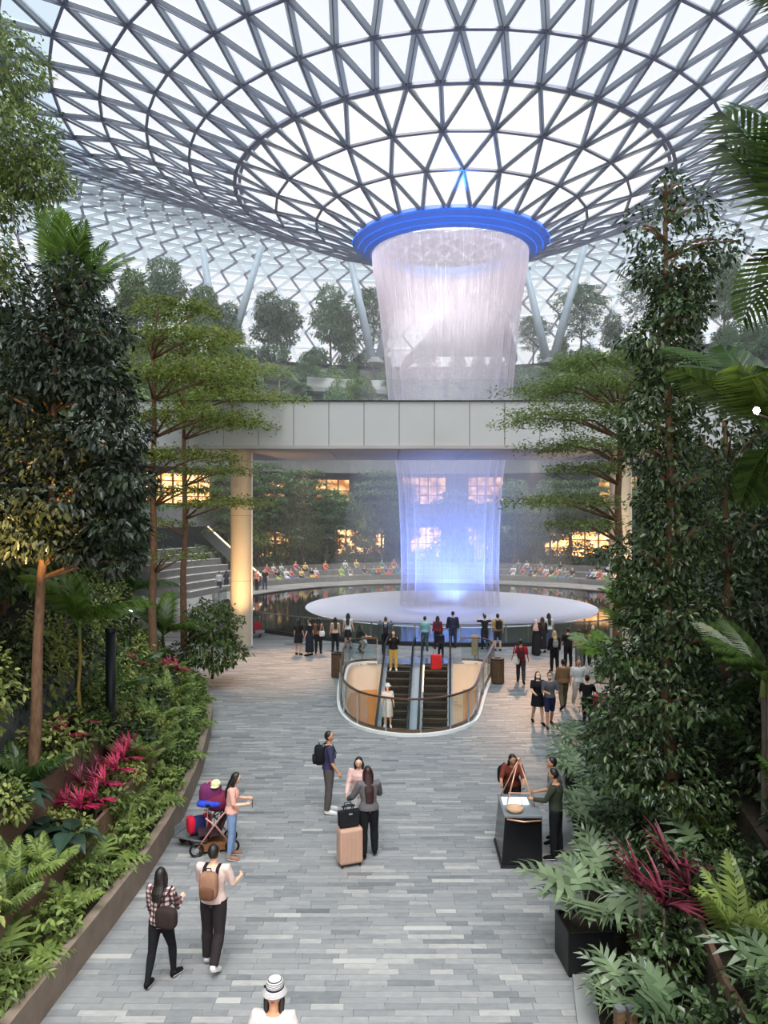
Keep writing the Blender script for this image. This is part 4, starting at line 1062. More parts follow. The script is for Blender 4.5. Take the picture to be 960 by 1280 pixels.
for i, (x, Y, lab) in enumerate(((20,12.6,'large dark heart-leaved plant at the left edge'),(52,13.0,'large dark heart-leaved plant at the foot of the ficus'),(85,12.8,'dark heart-leaved plant right of the ficus trunk'),(8,11.6,'dark heart-leaved plant lowest at the left edge'),(196,23.5,'dark heart-leaved plant beside the first layered trunk'))):
    X = (x-480)/FPX*Y; alocasia(lab, (X,Y,ground(X,Y,'L')), 0.85, 12, i)
bushy_tree('glossy green shrub mass overhanging the plaza where the left bank turns', (-6.6,29.5,.5), 2.4, [((0,0,1.9),(1.1,1.1,.8),1000),((.1,-.4,.9),(1.3,1.2,.7),1100)], .06, .17, L_mid, seed=61, name='overhanging_shrub')
# ---- right bank planting
for i, Y in enumerate(np.arange(10.4, 24, .8)):
    p = bank_pt(Y,'R',.62)
    if 10.9 < Y < 12.1: continue
    if i % 3 == 2: bush(seq('%s small leafy shrub from the front along the right kerb', i//3), p, (.42,.42,.35), 460, .10, L_mid, 'shrubs along the right kerb')
    else: philodendron(seq('%s large split-leaf philodendron from the front along the right kerb', i-i//3), (p[0],p[1],p[2]+(.35 if Y > 12 else 0)), .82, 13, i, 'philodendrons along the right kerb')
for i, Y in enumerate(np.arange(8.0, 25, .9)):
    p = bank_pt(Y,'R',1.3)
    if i % 2: bush(seq('%s glossy shrub from the front on the second right tier', i//2), p, (.55,.55,.55), 620, .11, L_vine, 'glossy shrubs on the second right tier')
    else: philodendron(seq('%s split-leaf plant from the front on the second right tier', i//2), p, .85, 12, i+40, 'split-leaf plants on the second right tier', L_phil_dark)
for i, Y in enumerate(np.arange(6.8, 24, 1.0)):
    p = bank_pt(Y,'R',2.2)
    if i % 3 == 0: philodendron(seq('%s big split-leaf plant from the front on the third right tier', i//3), p, .85, 13, i+60, 'split-leaf plants on the third right tier', L_phil_dark)
    elif i % 3 == 1: fern(seq('%s tall fern from the front on the third right tier', i//3), p, 1.15, 13, i+70, 'ferns on the third right tier', L_fern)
    else: bush(seq('%s leafy shrub from the front on the third right tier', i//3), p, (.65,.65,.7), 650, .12, L_vine, 'shrubs on the third right tier')
for i, Y in enumerate(np.arange(6.4, 26, 1.3)):
    p = bank_pt(Y,'R',3.4)
    if i % 2: fern(seq('%s dark fern from the front high on the right bank', i//2), p, 1.3, 13, i+170, 'dark ferns high on the right bank', L_palm_dark)
    else: bush(seq('%s dark shrub from the front high on the right bank', i//2), p, (.9,.9,.9), 800, .14, L_dark, 'dark shrubs high on the right bank')
for i, Y in enumerate(np.arange(12, 31, 1.8)):
    bushy_tree(seq('%s dense dark tree from the front in the thicket on the right bank top', i), bank_pt(Y,'R',5.4,.3), 5.2, [((0,0,4.6),(1.2,1.2,1.2),800),((.2,0,3.0),(1.3,1.2,1.0),800),((0,0,1.4),(1.3,1.2,.9),700)], .09, .17, L_dark if i % 3 else L_vine, seed=130+i, name='thicket_tree')
for i, (x, y_, Y, lab) in enumerate(((800,1110,10.6,'maroon cordyline left of the slim tree trunk'),(838,1085,11.0,'tall maroon cordyline behind the slim tree trunk'),(830,1135,10.2,'maroon cordyline at the front of the right bank'),(862,1120,10.6,'maroon cordyline right of the slim tree trunk'))):
    X = (x-480)/FPX*Y; Z = EYE-(y_-HOR)/FPX*Y; g = ground(X,Y,'R'); cordyline(lab, (X,Y,g), .62, 26, i+30, 'maroon cordylines on the right bank', L_maroon, max(.2, Z-g))
# ---- forest behind the pool: a few trees built once, then copied
def proto_layered(h, seed): return layered_tree('x', (0,0,0), h, [(h*1.0,h*.2,0,0,900),(h*.9,h*.3,.2,0,1500),(h*.8,h*.34,-.2,.1,1700),(h*.68,h*.32,.1,-.1,1300),(h*.55,h*.3,.2,0,900),(h*.42,h*.25,0,0,600)], .13, .27, L_far, M_bark_grey, seed)
def proto_round(h, seed, m): return bushy_tree('x', (0,0,0), h*.85, [((0,0,h*.84),(h*.17,h*.17,h*.15),900),((.5,0,h*.66),(h*.2,h*.2,h*.14),1000),((-.5,.2,h*.6),(h*.18,h*.2,h*.14),900),((-.2,-.3,h*.42),(h*.22,h*.22,h*.13),1000)], .12, .3, m, M_bark_grey, seed, fine=False)
def proto_palm(h, seed): 
    t = thing('fan_palm', 'x', 'palm', (0,0,0)); trunk_part(t, [(0,0,-.2),(.05,0,h*.5),(0,0,h)], .13, .1, M_bark_grey)
    rosette(t, FANL, L_far, 16, 1.5, (-35,75), h, seed, 'fan_leaf'); return t
PROTO = [proto_layered(9, 201), proto_layered(7.5, 202), proto_round(8, 203, L_far), proto_round(6.5, 204, L_far2), proto_palm(4.2, 205), proto_round(5, 206, L_mid)]
used = set(); spots = []
rs = random.Random(5)
def spot(kind, az, r, z, s, zone): spots.append((kind, az, r, z, s, zone))
for i in range(48): spot(rs.choice((0,0,1,2,3)), -62+i*2.85+rs.uniform(-1.2,1.2), 24.4+rs.uniform(-.7,.6), 1.2, rs.uniform(.75,1.08), 'in front of the lit shops behind the pool')
for i in range(34): spot(rs.choice((2,3,5,4,4)), -70+i*4.2+rs.uniform(-1.5,1.5), 28.0+rs.uniform(-1,1), 12.6, rs.uniform(.6,.9), 'on the lowest terrace above the footbridge')
for i in range(32): spot(rs.choice((4,3,5,5)), -62+i*3.9+rs.uniform(-1.5,1.5), 31.8+rs.uniform(-1,1), 16.6, rs.uniform(.65,.95), 'on the middle terrace behind the waterfall')
for i in range(28): spot(rs.choice((2,3,5,1,5)), -60+i*4.4+rs.uniform(-1.5,1.5), 36.2+rs.uniform(-1.5,1.5), 20.6, rs.uniform(.4,.62), 'on the upper terrace below the glass wall')
for az, r, s, k in ((-27,39.8,1.05,2),(-23.5,40.5,1.0,2),(-16,40,1.25,2),(-13.5,41,1.1,3),(-8.5,40,1.25,1),(-33,41,.85,2),(-38,40,1.2,3),(-44,41,1.3,2),(-50,40,1.2,3),(27,41,1.2,1),(24,40,.5,3),(32,41,.7,2),(38,41,1.1,0),(44,41,1.0,2),(19,41,.8,1),(50,40,1.2,2),(-57,40,1.1,2)):
    spot(k, az, r, 23.8, s, 'on the top terrace against the glass wall')
kindname = ['slender layered tree','smaller layered tree','rounded dark tree','rounded yellow-green tree','fan palm','bushy little tree']
cnt_ = {}
open_az = ((-66,-52),(-19,-12),(-4,3),(11,14),(30,41))           # gaps that show the lit shops
spots = [s for s in spots if not ('lit shops' in s[5] and any(a <= s[1] <= b for a, b in open_az) and rs.random() > .25)]
spots.sort(key=lambda s: s[1])
for kind, az, r, z, s, zone in spots:
    a = math.radians(az); X, Y = PCX+r*math.sin(a), PCY+r*math.cos(a)
    key = (kind, zone); n = cnt_.get(key, 0); cnt_[key] = n+1
    lab = '%s %s from the left %s' % (ORD[n], kindname[kind], zone)
    p = PROTO[kind]
    if kind not in used:
        used.add(kind); p.location = (X, Y, z); p.scale = (s,s,s); p['label'] = lab; p['group'] = kindname[kind]+'s behind the pool'
    else: dup(p, (X, Y, z), rs.uniform(0, 6.28), s, lab, kindname[kind]+'s behind the pool')
# low planting on the terraces
tb = bush('x', (0,0,0), (1.7,1.3,1.2), 900, .32, L_far, name='terrace_shrub'); first = True; cnt_ = {}
for r, z, zone in ((26.4,12.5,'along the lowest terrace edge'),(28.9,12.5,'at the back of the lowest terrace'),(32.9,16.5,'at the back of the middle terrace'),(30.6,16.5,'along the middle terrace edge'),(34.6,20.5,'along the upper terrace edge'),(39.2,23.7,'along the top terrace edge'),(26.0,1.25,'below the lit shops behind the pool')):
    for i in range(34):
        az = -64+i*3.9+rs.uniform(-1.5,1.5); a = math.radians(az); X, Y = PCX+r*math.sin(a), PCY+r*math.cos(a)
        if r == 39.2 and abs(px(X,Y)-570) < 90: continue
        n = cnt_.get(zone, 0); cnt_[zone] = n+1; lab = '%s low green shrub from the left %s' % (ORD[n], zone)
        if r == 26.0: r_ = 25.7
        if first: tb.location = (X,Y,z); tb['label'] = lab; tb['group'] = 'low shrubs on the terraces'; first = False
        else: dup(tb, (X,Y,z), rs.uniform(0,6), rs.uniform(.7,1.15), lab, 'low shrubs on the terraces')
# flanking trees left and right of the pool, between the banks and the terraces
for i, (X, Y, k, s) in enumerate(((-15,42,2,1.0),(-18,46,0,1.1),(-20,51,2,1.15),(-19,57,0,1.0),(-14.5,38.5,3,1.0),(-22,60,2,1.3),(-24,48,3,1.5),(-16,34,2,1.3),(-13,31,3,1.1),(-20,36,2,1.7))):
    dup(PROTO[k], (X, Y, 0 if Y > 40 else ground(X,Y,'L')-.1), i*1.3, s, '%s %s from the front in the grove left of the pool' % (ORD[i], kindname[k]), 'grove left of the pool')
for i, (X, Y, k, s) in enumerate(((19.5,40,2,1.1),(22,44,0,1.15),(24,49,2,1.2),(24,55,3,1.1),(26,61,0,1.2),(15,32,2,.9),(18.5,34,3,1.2),(23,38,2,1.6))):
    dup(PROTO[k], (X, Y, 0 if Y > 38 else max(0, ground(X,Y,'R')-.1)), i*1.7, s, '%s %s from the front in the grove right of the pool' % (ORD[i], kindname[k]), 'grove right of the pool')
# ---- warm garden lights among the leaves
def garden_light(label, loc, aim, energy, spot=70):
    t = thing('garden_spotlight', label, 'lamp', loc)
    mb = MB(); mb.tube([(0,0,-.9),(0,0,0)], .02, 6); mb.build('stake', M_dark, t)
    mb = MB(); mb.rings([(0,0,-.06,.05,.05),(0,0,.06,.07,.07)], 12); mb.build('housing', M_dark, t)
    mb = MB(); mb.ell((0,0,.07),(.055,.055,.04),10,6); mb.build('bulb', emit_mat('warm_bulb', (1,.8,.5), (1,.7,.35), 12, 1), t, smooth=True)
    o = lamp('garden_glow', 'SPOT', (loc[0],loc[1],loc[2]+.16), energy, (1,.62,.22), aim=aim, size=.06, spot=spot, blend=.7); return t
garden_light('warm floodlight at the left edge lighting the ficus leaves', (-6.5,11.2,5.4), (-6.5,13.6,6.7), 620, 62)
garden_light('small warm spotlight in the plants beside the young palm', (-7.2,21.8,3.75), (-6.9,21.5,5), 60)
lb = thing('bare_bulb_lamp', 'bright bare bulb lamp on a bracket among the right palm fronds', 'lamp', (4.85,10,7.99))
mb = MB(); mb.ell((0,0,0),(.04,.04,.045),14,9); mb.build('bulb', emit_mat('white_bulb', (1,.95,.8), (1,.9,.7), 30, 1), lb, smooth=True)
mb = MB(); mb.tube([(.30,.1,-6.2),(.30,.1,-1),(.30,.1,-.1)], .035, 8); mb.build('post', M_dark, lb); mb = MB(); mb.tube([(.30,.1,-.12),(.02,.01,-.05)], .015, 6); mb.build('bracket', M_dark, lb)
lamp('bulb_glow', 'POINT', (4.7,9.8,8.05), 28, (1,.68,.3), size=.08)
# ---- post and fittings in the banks
pp = thing('metal_post', 'dark grey metal post with a capped top standing in the left bank', 'post', (-6.05,17,1.0))
mb = MB(); mb.rings([(0,0,0,.11,.11),(0,0,3.0,.11,.11)], 20); mb.build('shaft', M_dark, pp, smooth=True)
mb = MB(); mb.rings([(0,0,3.0,.125,.125),(0,0,3.08,.125,.125)], 20); mb.build('cap', M_black, pp)
mb = MB(); mb.box((0,-.05,.95),(.5,.16,.12)); mb.build('bracket', M_dark, pp)
# ================================================================ PEOPLE
def skin(n, c): return mat('skin_'+n, c, .5, 0, .04, 5, spec=.35)
SK1, SK2, SK3 = skin('light', G(226,180,152)), skin('tan', G(196,142,110)), skin('brown', G(150,100,74))
def cloth(n, c, var=.1): return mat('cloth_'+n, c, .85, 0, var, 14, spec=.15, bump=.1)
HAIR = mat('black_hair', G(28,22,20), .45, 0, .3, 30, stretch=(1,1,.2), spec=.5)
BLOND = mat('blonde_hair', G(196,164,110), .5, 0, .2, 30, stretch=(1,1,.2)); BROWN = mat('brown_hair', G(70,44,30), .5, 0, .25, 30, stretch=(1,1,.2))
SHOE_B, SHOE_W = cloth('black_shoe', G(26,25,26)), cloth('white_shoe', G(225,222,218))
EYE_M = mat('eye_dark', G(22,16,14), .2, 0, .05, 3); LIP_M = mat('lips', G(170,84,76), .5, 0, .05, 3); WHITE_E = mat('eye_white', G(232,230,226), .3, 0, .03, 3)
def V3(x, y, z): return Vector((x, y, z))
def rem(o, vox, it=4):
    r = o.modifiers.new('remesh', 'REMESH'); r.mode = 'VOXEL'; r.voxel_size = vox; r.use_smooth_shade = True
    s = o.modifiers.new('smooth', 'SMOOTH'); s.factor = .5; s.iterations = it
def skeleton(H, female, p):
    """joint positions in the person's own frame: facing +Y, x to the person's right"""
    lean = math.radians(p.get('lean', 0)); twist = 0
    sp = V3(0, math.sin(lean), math.cos(lean)); fw = V3(0, math.cos(lean), -math.sin(lean))
    J = {}; hipw = .052*H; hz = .525*H
    J['pelvis'] = V3(0,0,hz)
    for s, k in ((-1,'l'), (1,'r')):
        f, kn, ab = p.get('leg_'+k, (0,4,3)); f, kn, ab = map(math.radians, (f, kn, ab))
        h = V3(s*hipw, 0, hz-.01*H); th = V3(s*math.sin(ab), math.sin(f)*math.cos(ab), -math.cos(f)*math.cos(ab))
        k_ = h+th*.245*H; sh = V3(s*math.sin(ab)*.3, math.sin(f-kn), -math.cos(f-kn)).normalized(); a = k_+sh*.24*H
        J['hip_'+k], J['knee_'+k], J['ankle_'+k] = h, k_, a
        fd = math.radians(p.get('foot_'+k, -10 if abs(f-kn) < .5 else math.degrees(f-kn)*.8)); J['toe_'+k] = a+V3(s*.15, math.cos(fd), math.sin(fd)).normalized()*.115*H+V3(0,0,-.03*H)
    low = min(min(J['ankle_l'].z, J['ankle_r'].z)-.042*H, 1e9)
    low = min(low, J['toe_l'].z-.012*H, J['toe_r'].z-.012*H)
    if p.get('sit'): low = J['hip_l'].z-.07*H-p['sit']
    for k in J: J[k] = J[k]-V3(0,0,low)
    pv = J['pelvis']
    J['waist'] = pv+sp*.095*H; J['chest'] = pv+sp*.21*H; J['neck'] = pv+sp*.315*H
    nod = math.radians(p.get('nod', 0)); turn = math.radians(p.get('turn', 0))
    hd = V3(0, math.sin(lean*.6+nod), math.cos(lean*.6+nod)); J['head'] = J['neck']+hd*.094*H+V3(0,.008*H,0)
    J['hd'] = hd; J['turn'] = turn; J['sp'] = sp; J['fw'] = fw
    shw = (.104 if female else .120)*H
    for s, k in ((-1,'l'), (1,'r')):
        f, ab, e, inn = p.get('arm_'+k, (4,9,12,0)); f, ab, e, inn = map(math.radians, (f, ab, e, inn))
        sh = J['neck']-sp*.028*H+V3(s*shw,0,0); f0 = f+ (lean*.0)
        u = V3(s*math.sin(ab), math.sin(f0)*math.cos(ab), -math.cos(f0)*math.cos(ab)); el = sh+u*.165*H
        b2 = ab-inn; w = V3(s*math.sin(b2), math.sin(f0+e)*math.cos(b2), -math.cos(f0+e)*math.cos(b2)); wr = el+w*.145*H
        J['sh_'+k], J['el_'+k], J['wr_'+k], J['fa_'+k] = sh, el, wr, w
    return J
def torso_rings(mb, J, H, female, inf, z0, z1, sc=1.0, hem=None):
    """stacked sections along the spine from fraction z0 to z1 (0 crotch, 1 neck base)"""
    tab = [(-.10,.070,.058),(.0,.094,.068),(.12,.096,.068),(.30,.076,.056),(.42,.078,.058),(.62,.094,.068),(.78,.098,.064),(.90,.088,.054),(.97,.058,.046),(1.0,.036,.038)] if female else \
          [(-.10,.074,.058),(.0,.092,.066),(.12,.092,.066),(.30,.084,.060),(.42,.086,.062),(.62,.102,.070),(.78,.112,.068),(.90,.100,.056),(.97,.064,.048),(1.0,.038,.040)]
    a = np.array(tab); L = .315*H; V = []; n = 16; zs = sorted(set([z0,z1]+[t for t in a[:,0] if z0 < t < z1])); rows = 0
    for t in zs:
        rx = (np.interp(t, a[:,0], a[:,1])*H+inf)*sc; ry = (np.interp(t, a[:,0], a[:,2])*H+inf)*sc
        if hem and t < .3: q = hem*(.3-t)/.3; rx += q; ry += q
        c = J['pelvis']+J['sp']*(t*L)+(J['fw']*(.012*H) if female and .5 < t < .8 else V3(0,0,0))
        for k in range(n):
            an = 2*PI*k/n; V.append(c+V3(math.cos(an)*rx,0,0)+J['fw']*(math.sin(an)*ry))
        rows += 1
    F = [(i*n+k, i*n+(k+1)%n, (i+1)*n+(k+1)%n, (i+1)*n+k) for i in range(rows-1) for k in range(n)]
    F += [tuple(range(n-1,-1,-1)), tuple((rows-1)*n+k for k in range(n))]
    mb.add(V, F)
def leg_tube(mb, J, H, k, inf, upto=1.0, wide=0.0, n=10):
    h, kn, a = J['hip_'+k], J['knee_'+k], J['ankle_'+k]
    pts = [h+V3(0,0,.03*H), h.lerp(kn,.25), h.lerp(kn,.75), kn, kn.lerp(a,.28), kn.lerp(a,.65), a]
    rad = [.056,.054,.040,.034,.035,.027,.021]; rad = [r*H+inf+wide*(i/6) for i, r in enumerate(rad)]
    m = 7 if upto >= 1 else max(2, int(round(upto*6))+1); mb.tube(pts[:m], rad[:m], n)
def arm_tube(mb, J, H, k, inf, upto=1.0, n=9):
    s, e, w = J['sh_'+k], J['el_'+k], J['wr_'+k]; inn = J['neck']-J['sp']*.045*H
    pts = [s.lerp(inn,.45)-V3(0,0,.0), s, s.lerp(e,.35), s.lerp(e,.8), e, e.lerp(w,.35), e.lerp(w,.75), w]
    rad = [.030,.034,.029,.024,.0225,.022,.018,.0150]; rad = [r*H+inf for r in rad]
    m = 8 if upto >= 1 else max(3, int(round(upto*7))+1); mb.tube(pts[:m], rad[:m], n)
def hand(mb, J, H, k, curl=.5):
    s = -1 if k == 'l' else 1; w = J['wr_'+k]; d = J['fa_'+k].normalized()
    side = V3(0,1,0)-d*d.y
    side = side.normalized() if side.length > .25 else (V3(0,0,1)-d*d.z).normalized()       # thumb side: forward / up
    pal = side.cross(d)*s; pal.normalize()                                                   # back of hand to palm
    if pal.x*s > 0: pal = -pal
    L = .046*H
    mb.tube([w-d*.008*H, w+d*.02*H, w+d*L], [(.013*H,.010*H),(.022*H,.010*H),(.024*H,.0095*H)] if abs(side.y) > .5 else [.012*H,.016*H,.018*H], 8)
    for i, (o, ln) in enumerate(((.0165,.038),(.006,.043),(-.0055,.040),(-.0165,.031))):
        b = w+d*(L-.004*H)+side*o*H; c = curl*(.8+.12*i)
        d1 = (d*math.cos(c*.6)+pal*math.sin(c*.6)); d2 = (d*math.cos(c*1.5)+pal*math.sin(c*1.5))
        m = b+d1*ln*.55*H; mb.tube([b, m, m+d2*ln*.5*H], [.0058*H,.0053*H,.0042*H], 6)
    b = w+d*.014*H+side*.018*H; t1 = (d*.7+side*.6+pal*.35).normalized(); t2 = (d*.9+side*.1+pal*.45).normalized()
    mb.tube([b, b+t1*.022*H, b+t1*.022*H+t2*.02*H], [.0075*H,.0065*H,.005*H], 6)
def head_shape(mb, J, H, n=18, m=12):
    h = J['head']; R = head_matrix(J)
    def fn(p):
        q = p.copy()
        if q.z < 0: q.x *= 1-.28*(-q.z)**1.5; q.y *= 1-.10*(-q.z)
        if q.y > .6 and abs(q.x) < .26 and -.35 < q.z < .12: q.y *= 1.16*(1-abs(q.x)*.3)          # nose
        if q.y > .55 and .15 < abs(q.x) < .55 and -.05 < q.z < .3: q.y *= .93                       # eye sockets
        if q.y < 0: q.y *= 1.08
        return R@Vector((q.x*.046, q.y*.055, q.z*.067))/.06
    mb.ell(h, (.06*H,)*3, n, m, fn)
    for s in (-1, 1):
        c = h+R@V3(s*.046*H,-.004*H,-.004*H); mb.ell(c, (.006*H,.012*H,.017*H), 8, 6)
    mb.tube([J['neck']-J['sp']*.03*H, J['neck'].lerp(h,.35), h-J['hd']*.028*H], [.034*H,.030*H,.031*H], 10)
def head_matrix(J):
    z = J['hd'].normalized(); x = V3(1,0,0); y = z.cross(x).normalized(); x = y.cross(z)
    M = Matrix((x, y, z)).transposed()
    return M@Matrix.Rotation(J['turn'], 3, 'Z')
def person(label, loc, yaw, H=1.66, female=False, skin_m=None, near=True, top=('tshirt', None), bottom=('trousers', None), shoes=None, hair='short', hair_m=None, group=None, scale_w=1.0, curl=.5, mask=None, **p):
    t = thing('person', label, 'person', loc, math.radians(yaw), group)
    J = skeleton(H, female, p); sk = skin_m or SK1; hm = hair_m or HAIR
    vox = .0105 if near else .022
    mb = MB(); torso_rings(mb, J, H, female, 0, -.10, 1.0)
    for k in 'lr': leg_tube(mb, J, H, k, 0); arm_tube(mb, J, H, k, 0)
    for k in 'lr':
        a, e = J['ankle_'+k], J['toe_'+k]; mb.tube([a+V3(0,-.02*H,-.02*H), a.lerp(e,.5)+V3(0,0,-.008*H), e], [.022*H,.022*H,.014*H], 8); hand(mb, J, H, k, p.get('curl_'+k, curl))
    head_shape(mb, J, H)
    b = mb.build('body', sk, t, smooth=True); rem(b, .0092 if near else .0195, 2)
    R = head_matrix(J); hd = J['head']
    if near:                                                     # eyes, brows and mouth
        for s in (-1, 1):
            c = hd+R@V3(s*.0185*H, .0480*H, .006*H); e = MB(); e.ell(c, (.0075*H,.004*H,.0045*H), 8, 6); e = e.build('eye', WHITE_E, t, smooth=True)
            q = MB(); q.ell(c+R@V3(0,.0025*H,0), (.0038*H,.0028*H,.004*H), 8, 6); q.build('iris', EYE_M, e, smooth=True)
            q = MB(); q.tube([hd+R@V3(s*.009*H,.052*H,.018*H), hd+R@V3(s*.028*H,.047*H,.019*H)], .0028*H, 5); q.build('eyebrow', hm, t)
        q = MB(); q.ell(hd+R@V3(0,.0485*H,-.034*H), (.014*H,.006*H,.0045*H), 8, 6); q.build('mouth', LIP_M, t, smooth=True)
    if mask is not None:
        q = MB(); q.ell(hd+R@V3(0,.016*H,-.026*H), (.043*H,.046*H,.030*H), 12, 8); q.build('face_mask', mask, t, smooth=True)
    # --- upper garment
    kind, m = top; inf = .011*H*scale_w
    mb = MB()
    if kind in ('tshirt','long','jacket','dress','sleeveless','robe'):
        low = {'jacket':-.02,'dress':.0,'robe':.0,'long':.0,'tshirt':.02,'sleeveless':.02}[kind]; extra = .006*H if kind in ('jacket','robe') else 0
        torso_rings(mb, J, H, female, inf+extra, low, .975, hem=.012*H if kind in ('jacket','tshirt') else None)
        for k in 'lr': arm_tube(mb, J, H, k, inf*.85+extra, {'tshirt':.50,'sleeveless':.2,'dress':.45}.get(kind, .93))
        if kind in ('dress','robe'):
            hem = p.get('hem', .30 if kind == 'dress' else .03)*H; base = J['pelvis']; mid = (J['ankle_l']+J['ankle_r'])/2
            kn = (J['knee_l']+J['knee_r'])/2; R_ = [(base.x,base.y,base.z+.05*H,.098*H+inf,.074*H+inf),(base.x,base.y,base.z-.03*H,.108*H+inf,.084*H+inf)]
            R_ += [((base.x+kn.x)/2,(base.y+kn.y)/2,(base.z+hem)/2,.115*H+inf,.10*H+inf),(mid.x*.5,(kn.y+mid.y)/2*.7,hem,.125*H+inf,.115*H+inf)]
            mb.rings(R_[::-1], 16)
        g = mb.build({'tshirt':'shirt','long':'shirt','jacket':'jacket','dress':'dress','sleeveless':'top','robe':'robe'}[kind], m, t, smooth=True); rem(g, vox*1.15, 3)
    # --- lower garment
    kind, m = bottom
    if kind:
        mb = MB(); torso_rings(mb, J, H, female, .006*H, -.08, .30)
        if kind in ('trousers','leggings','shorts'):
            for k in 'lr': leg_tube(mb, J, H, k, (.010 if kind != 'leggings' else .004)*H, {'shorts':.5}.get(kind, 1.0), .008*H if kind == 'trousers' else 0)
        else:
            hem = p.get('hem', .34)*H; base = J['pelvis']; kn = (J['knee_l']+J['knee_r'])/2
            mb.rings([((base.x+kn.x)/2,(base.y+kn.y)/2,hem,.112*H,.10*H),(base.x,base.y,base.z-.04*H,.106*H,.086*H),(base.x,base.y,base.z+.06*H,.092*H,.07*H)], 16)
        g = mb.build({'trousers':'trousers','leggings':'leggings','shorts':'shorts','skirt':'skirt'}[kind], m, t, smooth=True); rem(g, vox*1.15, 3)
    # --- shoes
    for k in 'lr':
        a, e = J['ankle_'+k], J['toe_'+k]; mb = MB(); d = (e-a); d.z = 0
        mb.tube([a+V3(0,0,.012*H)-d*.12, a+V3(0,0,-.018*H)-d*.16, a.lerp(e,.45)+V3(0,0,-.006*H), e+V3(0,0,.004*H), e+d*.12], [.020*H,.026*H,.028*H,.022*H,.010*H], 9)
        s_ = mb.build('shoe', shoes or SHOE_B, t, smooth=True)
        if near:
            q = MB(); q.tube([a+V3(0,0,-.036*H)-d*.18, a.lerp(e,.5)+V3(0,0,-.024*H), e+V3(0,0,-.010*H)+d*.1], [(.024*H,.008*H),(.026*H,.008*H),(.018*H,.007*H)], 8); q.build('sole', SHOE_W, s_)
    # --- hair
    mb = MB()
    def cap(p_):
        q = p_.copy()
        if q.y > .15: q.y = .15+(q.y-.15)*(.62 if q.z > .2 else .2)
        return R@Vector((q.x*.0500, q.y*.060, q.z*.066))/.06
    c0 = hd+R@V3(0,-.007*H,.012*H)
    if hair in ('short','long','bun','bob','pony'):
        mb.ell(c0, (.06*H,)*3, 16, 11, cap)
        if hair == 'short': pass
        b0 = hd+R@V3(0,-.040*H,-.01*H)
        if hair in ('long','bob'):
            ln = p.get('hair_len', .20 if hair == 'long' else .08)*H; dn = (-J['sp']*.9+V3(0,-.18,0)).normalized()
            q0 = hd+R@V3(0,-.030*H,.02*H); q1 = J['neck']-J['fw']*.030*H+V3(0,0,.02*H); q2 = q1+(-J['sp'])*ln*.5-J['fw']*.036*H; q3 = q1+(-J['sp'])*ln-J['fw']*.044*H
            mb.tube([q0, q1, q2, q3], [(.030*H,.046*H),(.024*H,.054*H),(.021*H,.058*H),(.014*H,.046*H)], 10)
            for s in (-1,1):
                mb.tube([hd+R@V3(s*.040*H,.004*H,.025*H), hd+R@V3(s*.050*H,-.004*H,-.03*H), J['neck']+V3(s*.045*H,.0,0)-J['sp']*.02*H, J['neck']+V3(s*.052*H,.012*H if p.get('hair_front') else -.03*H,0)-J['sp']*ln*.6], [.016*H,.019*H,.018*H,.008*H], 8)
        if hair == 'bun': mb.ell(hd+R@V3(0,-.060*H,.035*H), (.026*H,)*3, 10, 7)
        if hair == 'pony':
            q0 = hd+R@V3(0,-.060*H,.025*H); mb.tube([q0, q0+V3(0,-.03*H,-.03*H), q0+V3(0,-.02*H,-.13*H)], [.014*H,.018*H,.006*H], 8)
        g = mb.build('hair', hm, t, smooth=True); rem(g, .009 if near else .018, 3)
    elif hair == 'scarf':
        mb.ell(c0, (.064*H,)*3, 16, 11, cap)
        mb.tube([hd+R@V3(0,-.02*H,.03*H), J['neck']+V3(0,-.01*H,.01*H), J['chest']+V3(0,0,.05*H), J['chest']-V3(0,0,.05*H)], [.040*H,.056*H,.098*H,.102*H], 14)
        g = mb.build('headscarf', hm, t, smooth=True); rem(g, .016, 3)
    t['joints'] = 0
    del t['joints']
    Rz = Matrix.Rotation(math.radians(yaw), 3, 'Z'); base = Vector(loc)
    return t, (lambda v: base+Rz@v), J
def strap(mb, J, H, s, w=.016, inf=.026):
    """shoulder strap over one shoulder: from the lower back over the shoulder to the side of the chest"""
    L = .315*H; sp, fw = J['sp'], J['fw']; x = s*.058*H
    def q(t, f): return J['pelvis']+sp*(t*L)+V3(x,0,0)+fw*f*H
    mb.tube([q(.50,-.085), q(.80,-.090), q(.97,-.060), q(1.01,-.0), q(.92,.058), q(.70,.085), q(.5,.07)+V3(s*.03*H,0,0)], [(.006*H,w*H)]*7, 6)
def backpack(label, P, J, yaw, H, m, strap_m=None, size=(.30,.17,.44), zt=.60, cat='backpack', group=None, trim=None):
    t = thing('backpack', label, cat, P(V3(0,0,0)), math.radians(yaw), group); sp, fw = J['sp'], J['fw']
    c = J['pelvis']+sp*(zt*.315*H)-fw*(.066*H+size[1]*.42)
    mb = MB()
    def fn(p): return Vector([math.copysign(abs(v)**.55, v) for v in p])
    mb.ell(c, (size[0]/2*.86, size[1]/2*.86, size[2]/2*.86), 16, 10, fn); mb.build('bag_body', m, t, smooth=True)
    mb = MB(); mb.ell(c-fw*size[1]*.42-sp*size[2]*.17, (size[0]*.34, size[1]*.2, size[2]*.2), 12, 8, fn); mb.build('front_pocket', trim or m, t, smooth=True)
    for s in (-1,1):
        mb = MB(); strap(mb, J, H, s); mb.build('shoulder_strap', strap_m or m, t, smooth=True)
    mb = MB(); top = c+sp*size[2]*.46; mb.tube([top+V3(-.04,0,0), top+sp*.04+V3(-.03,0,0), top+sp*.04+V3(.03,0,0), top+V3(.04,0,0)], .008, 6); mb.build('carry_loop', strap_m or m, t)
    return t
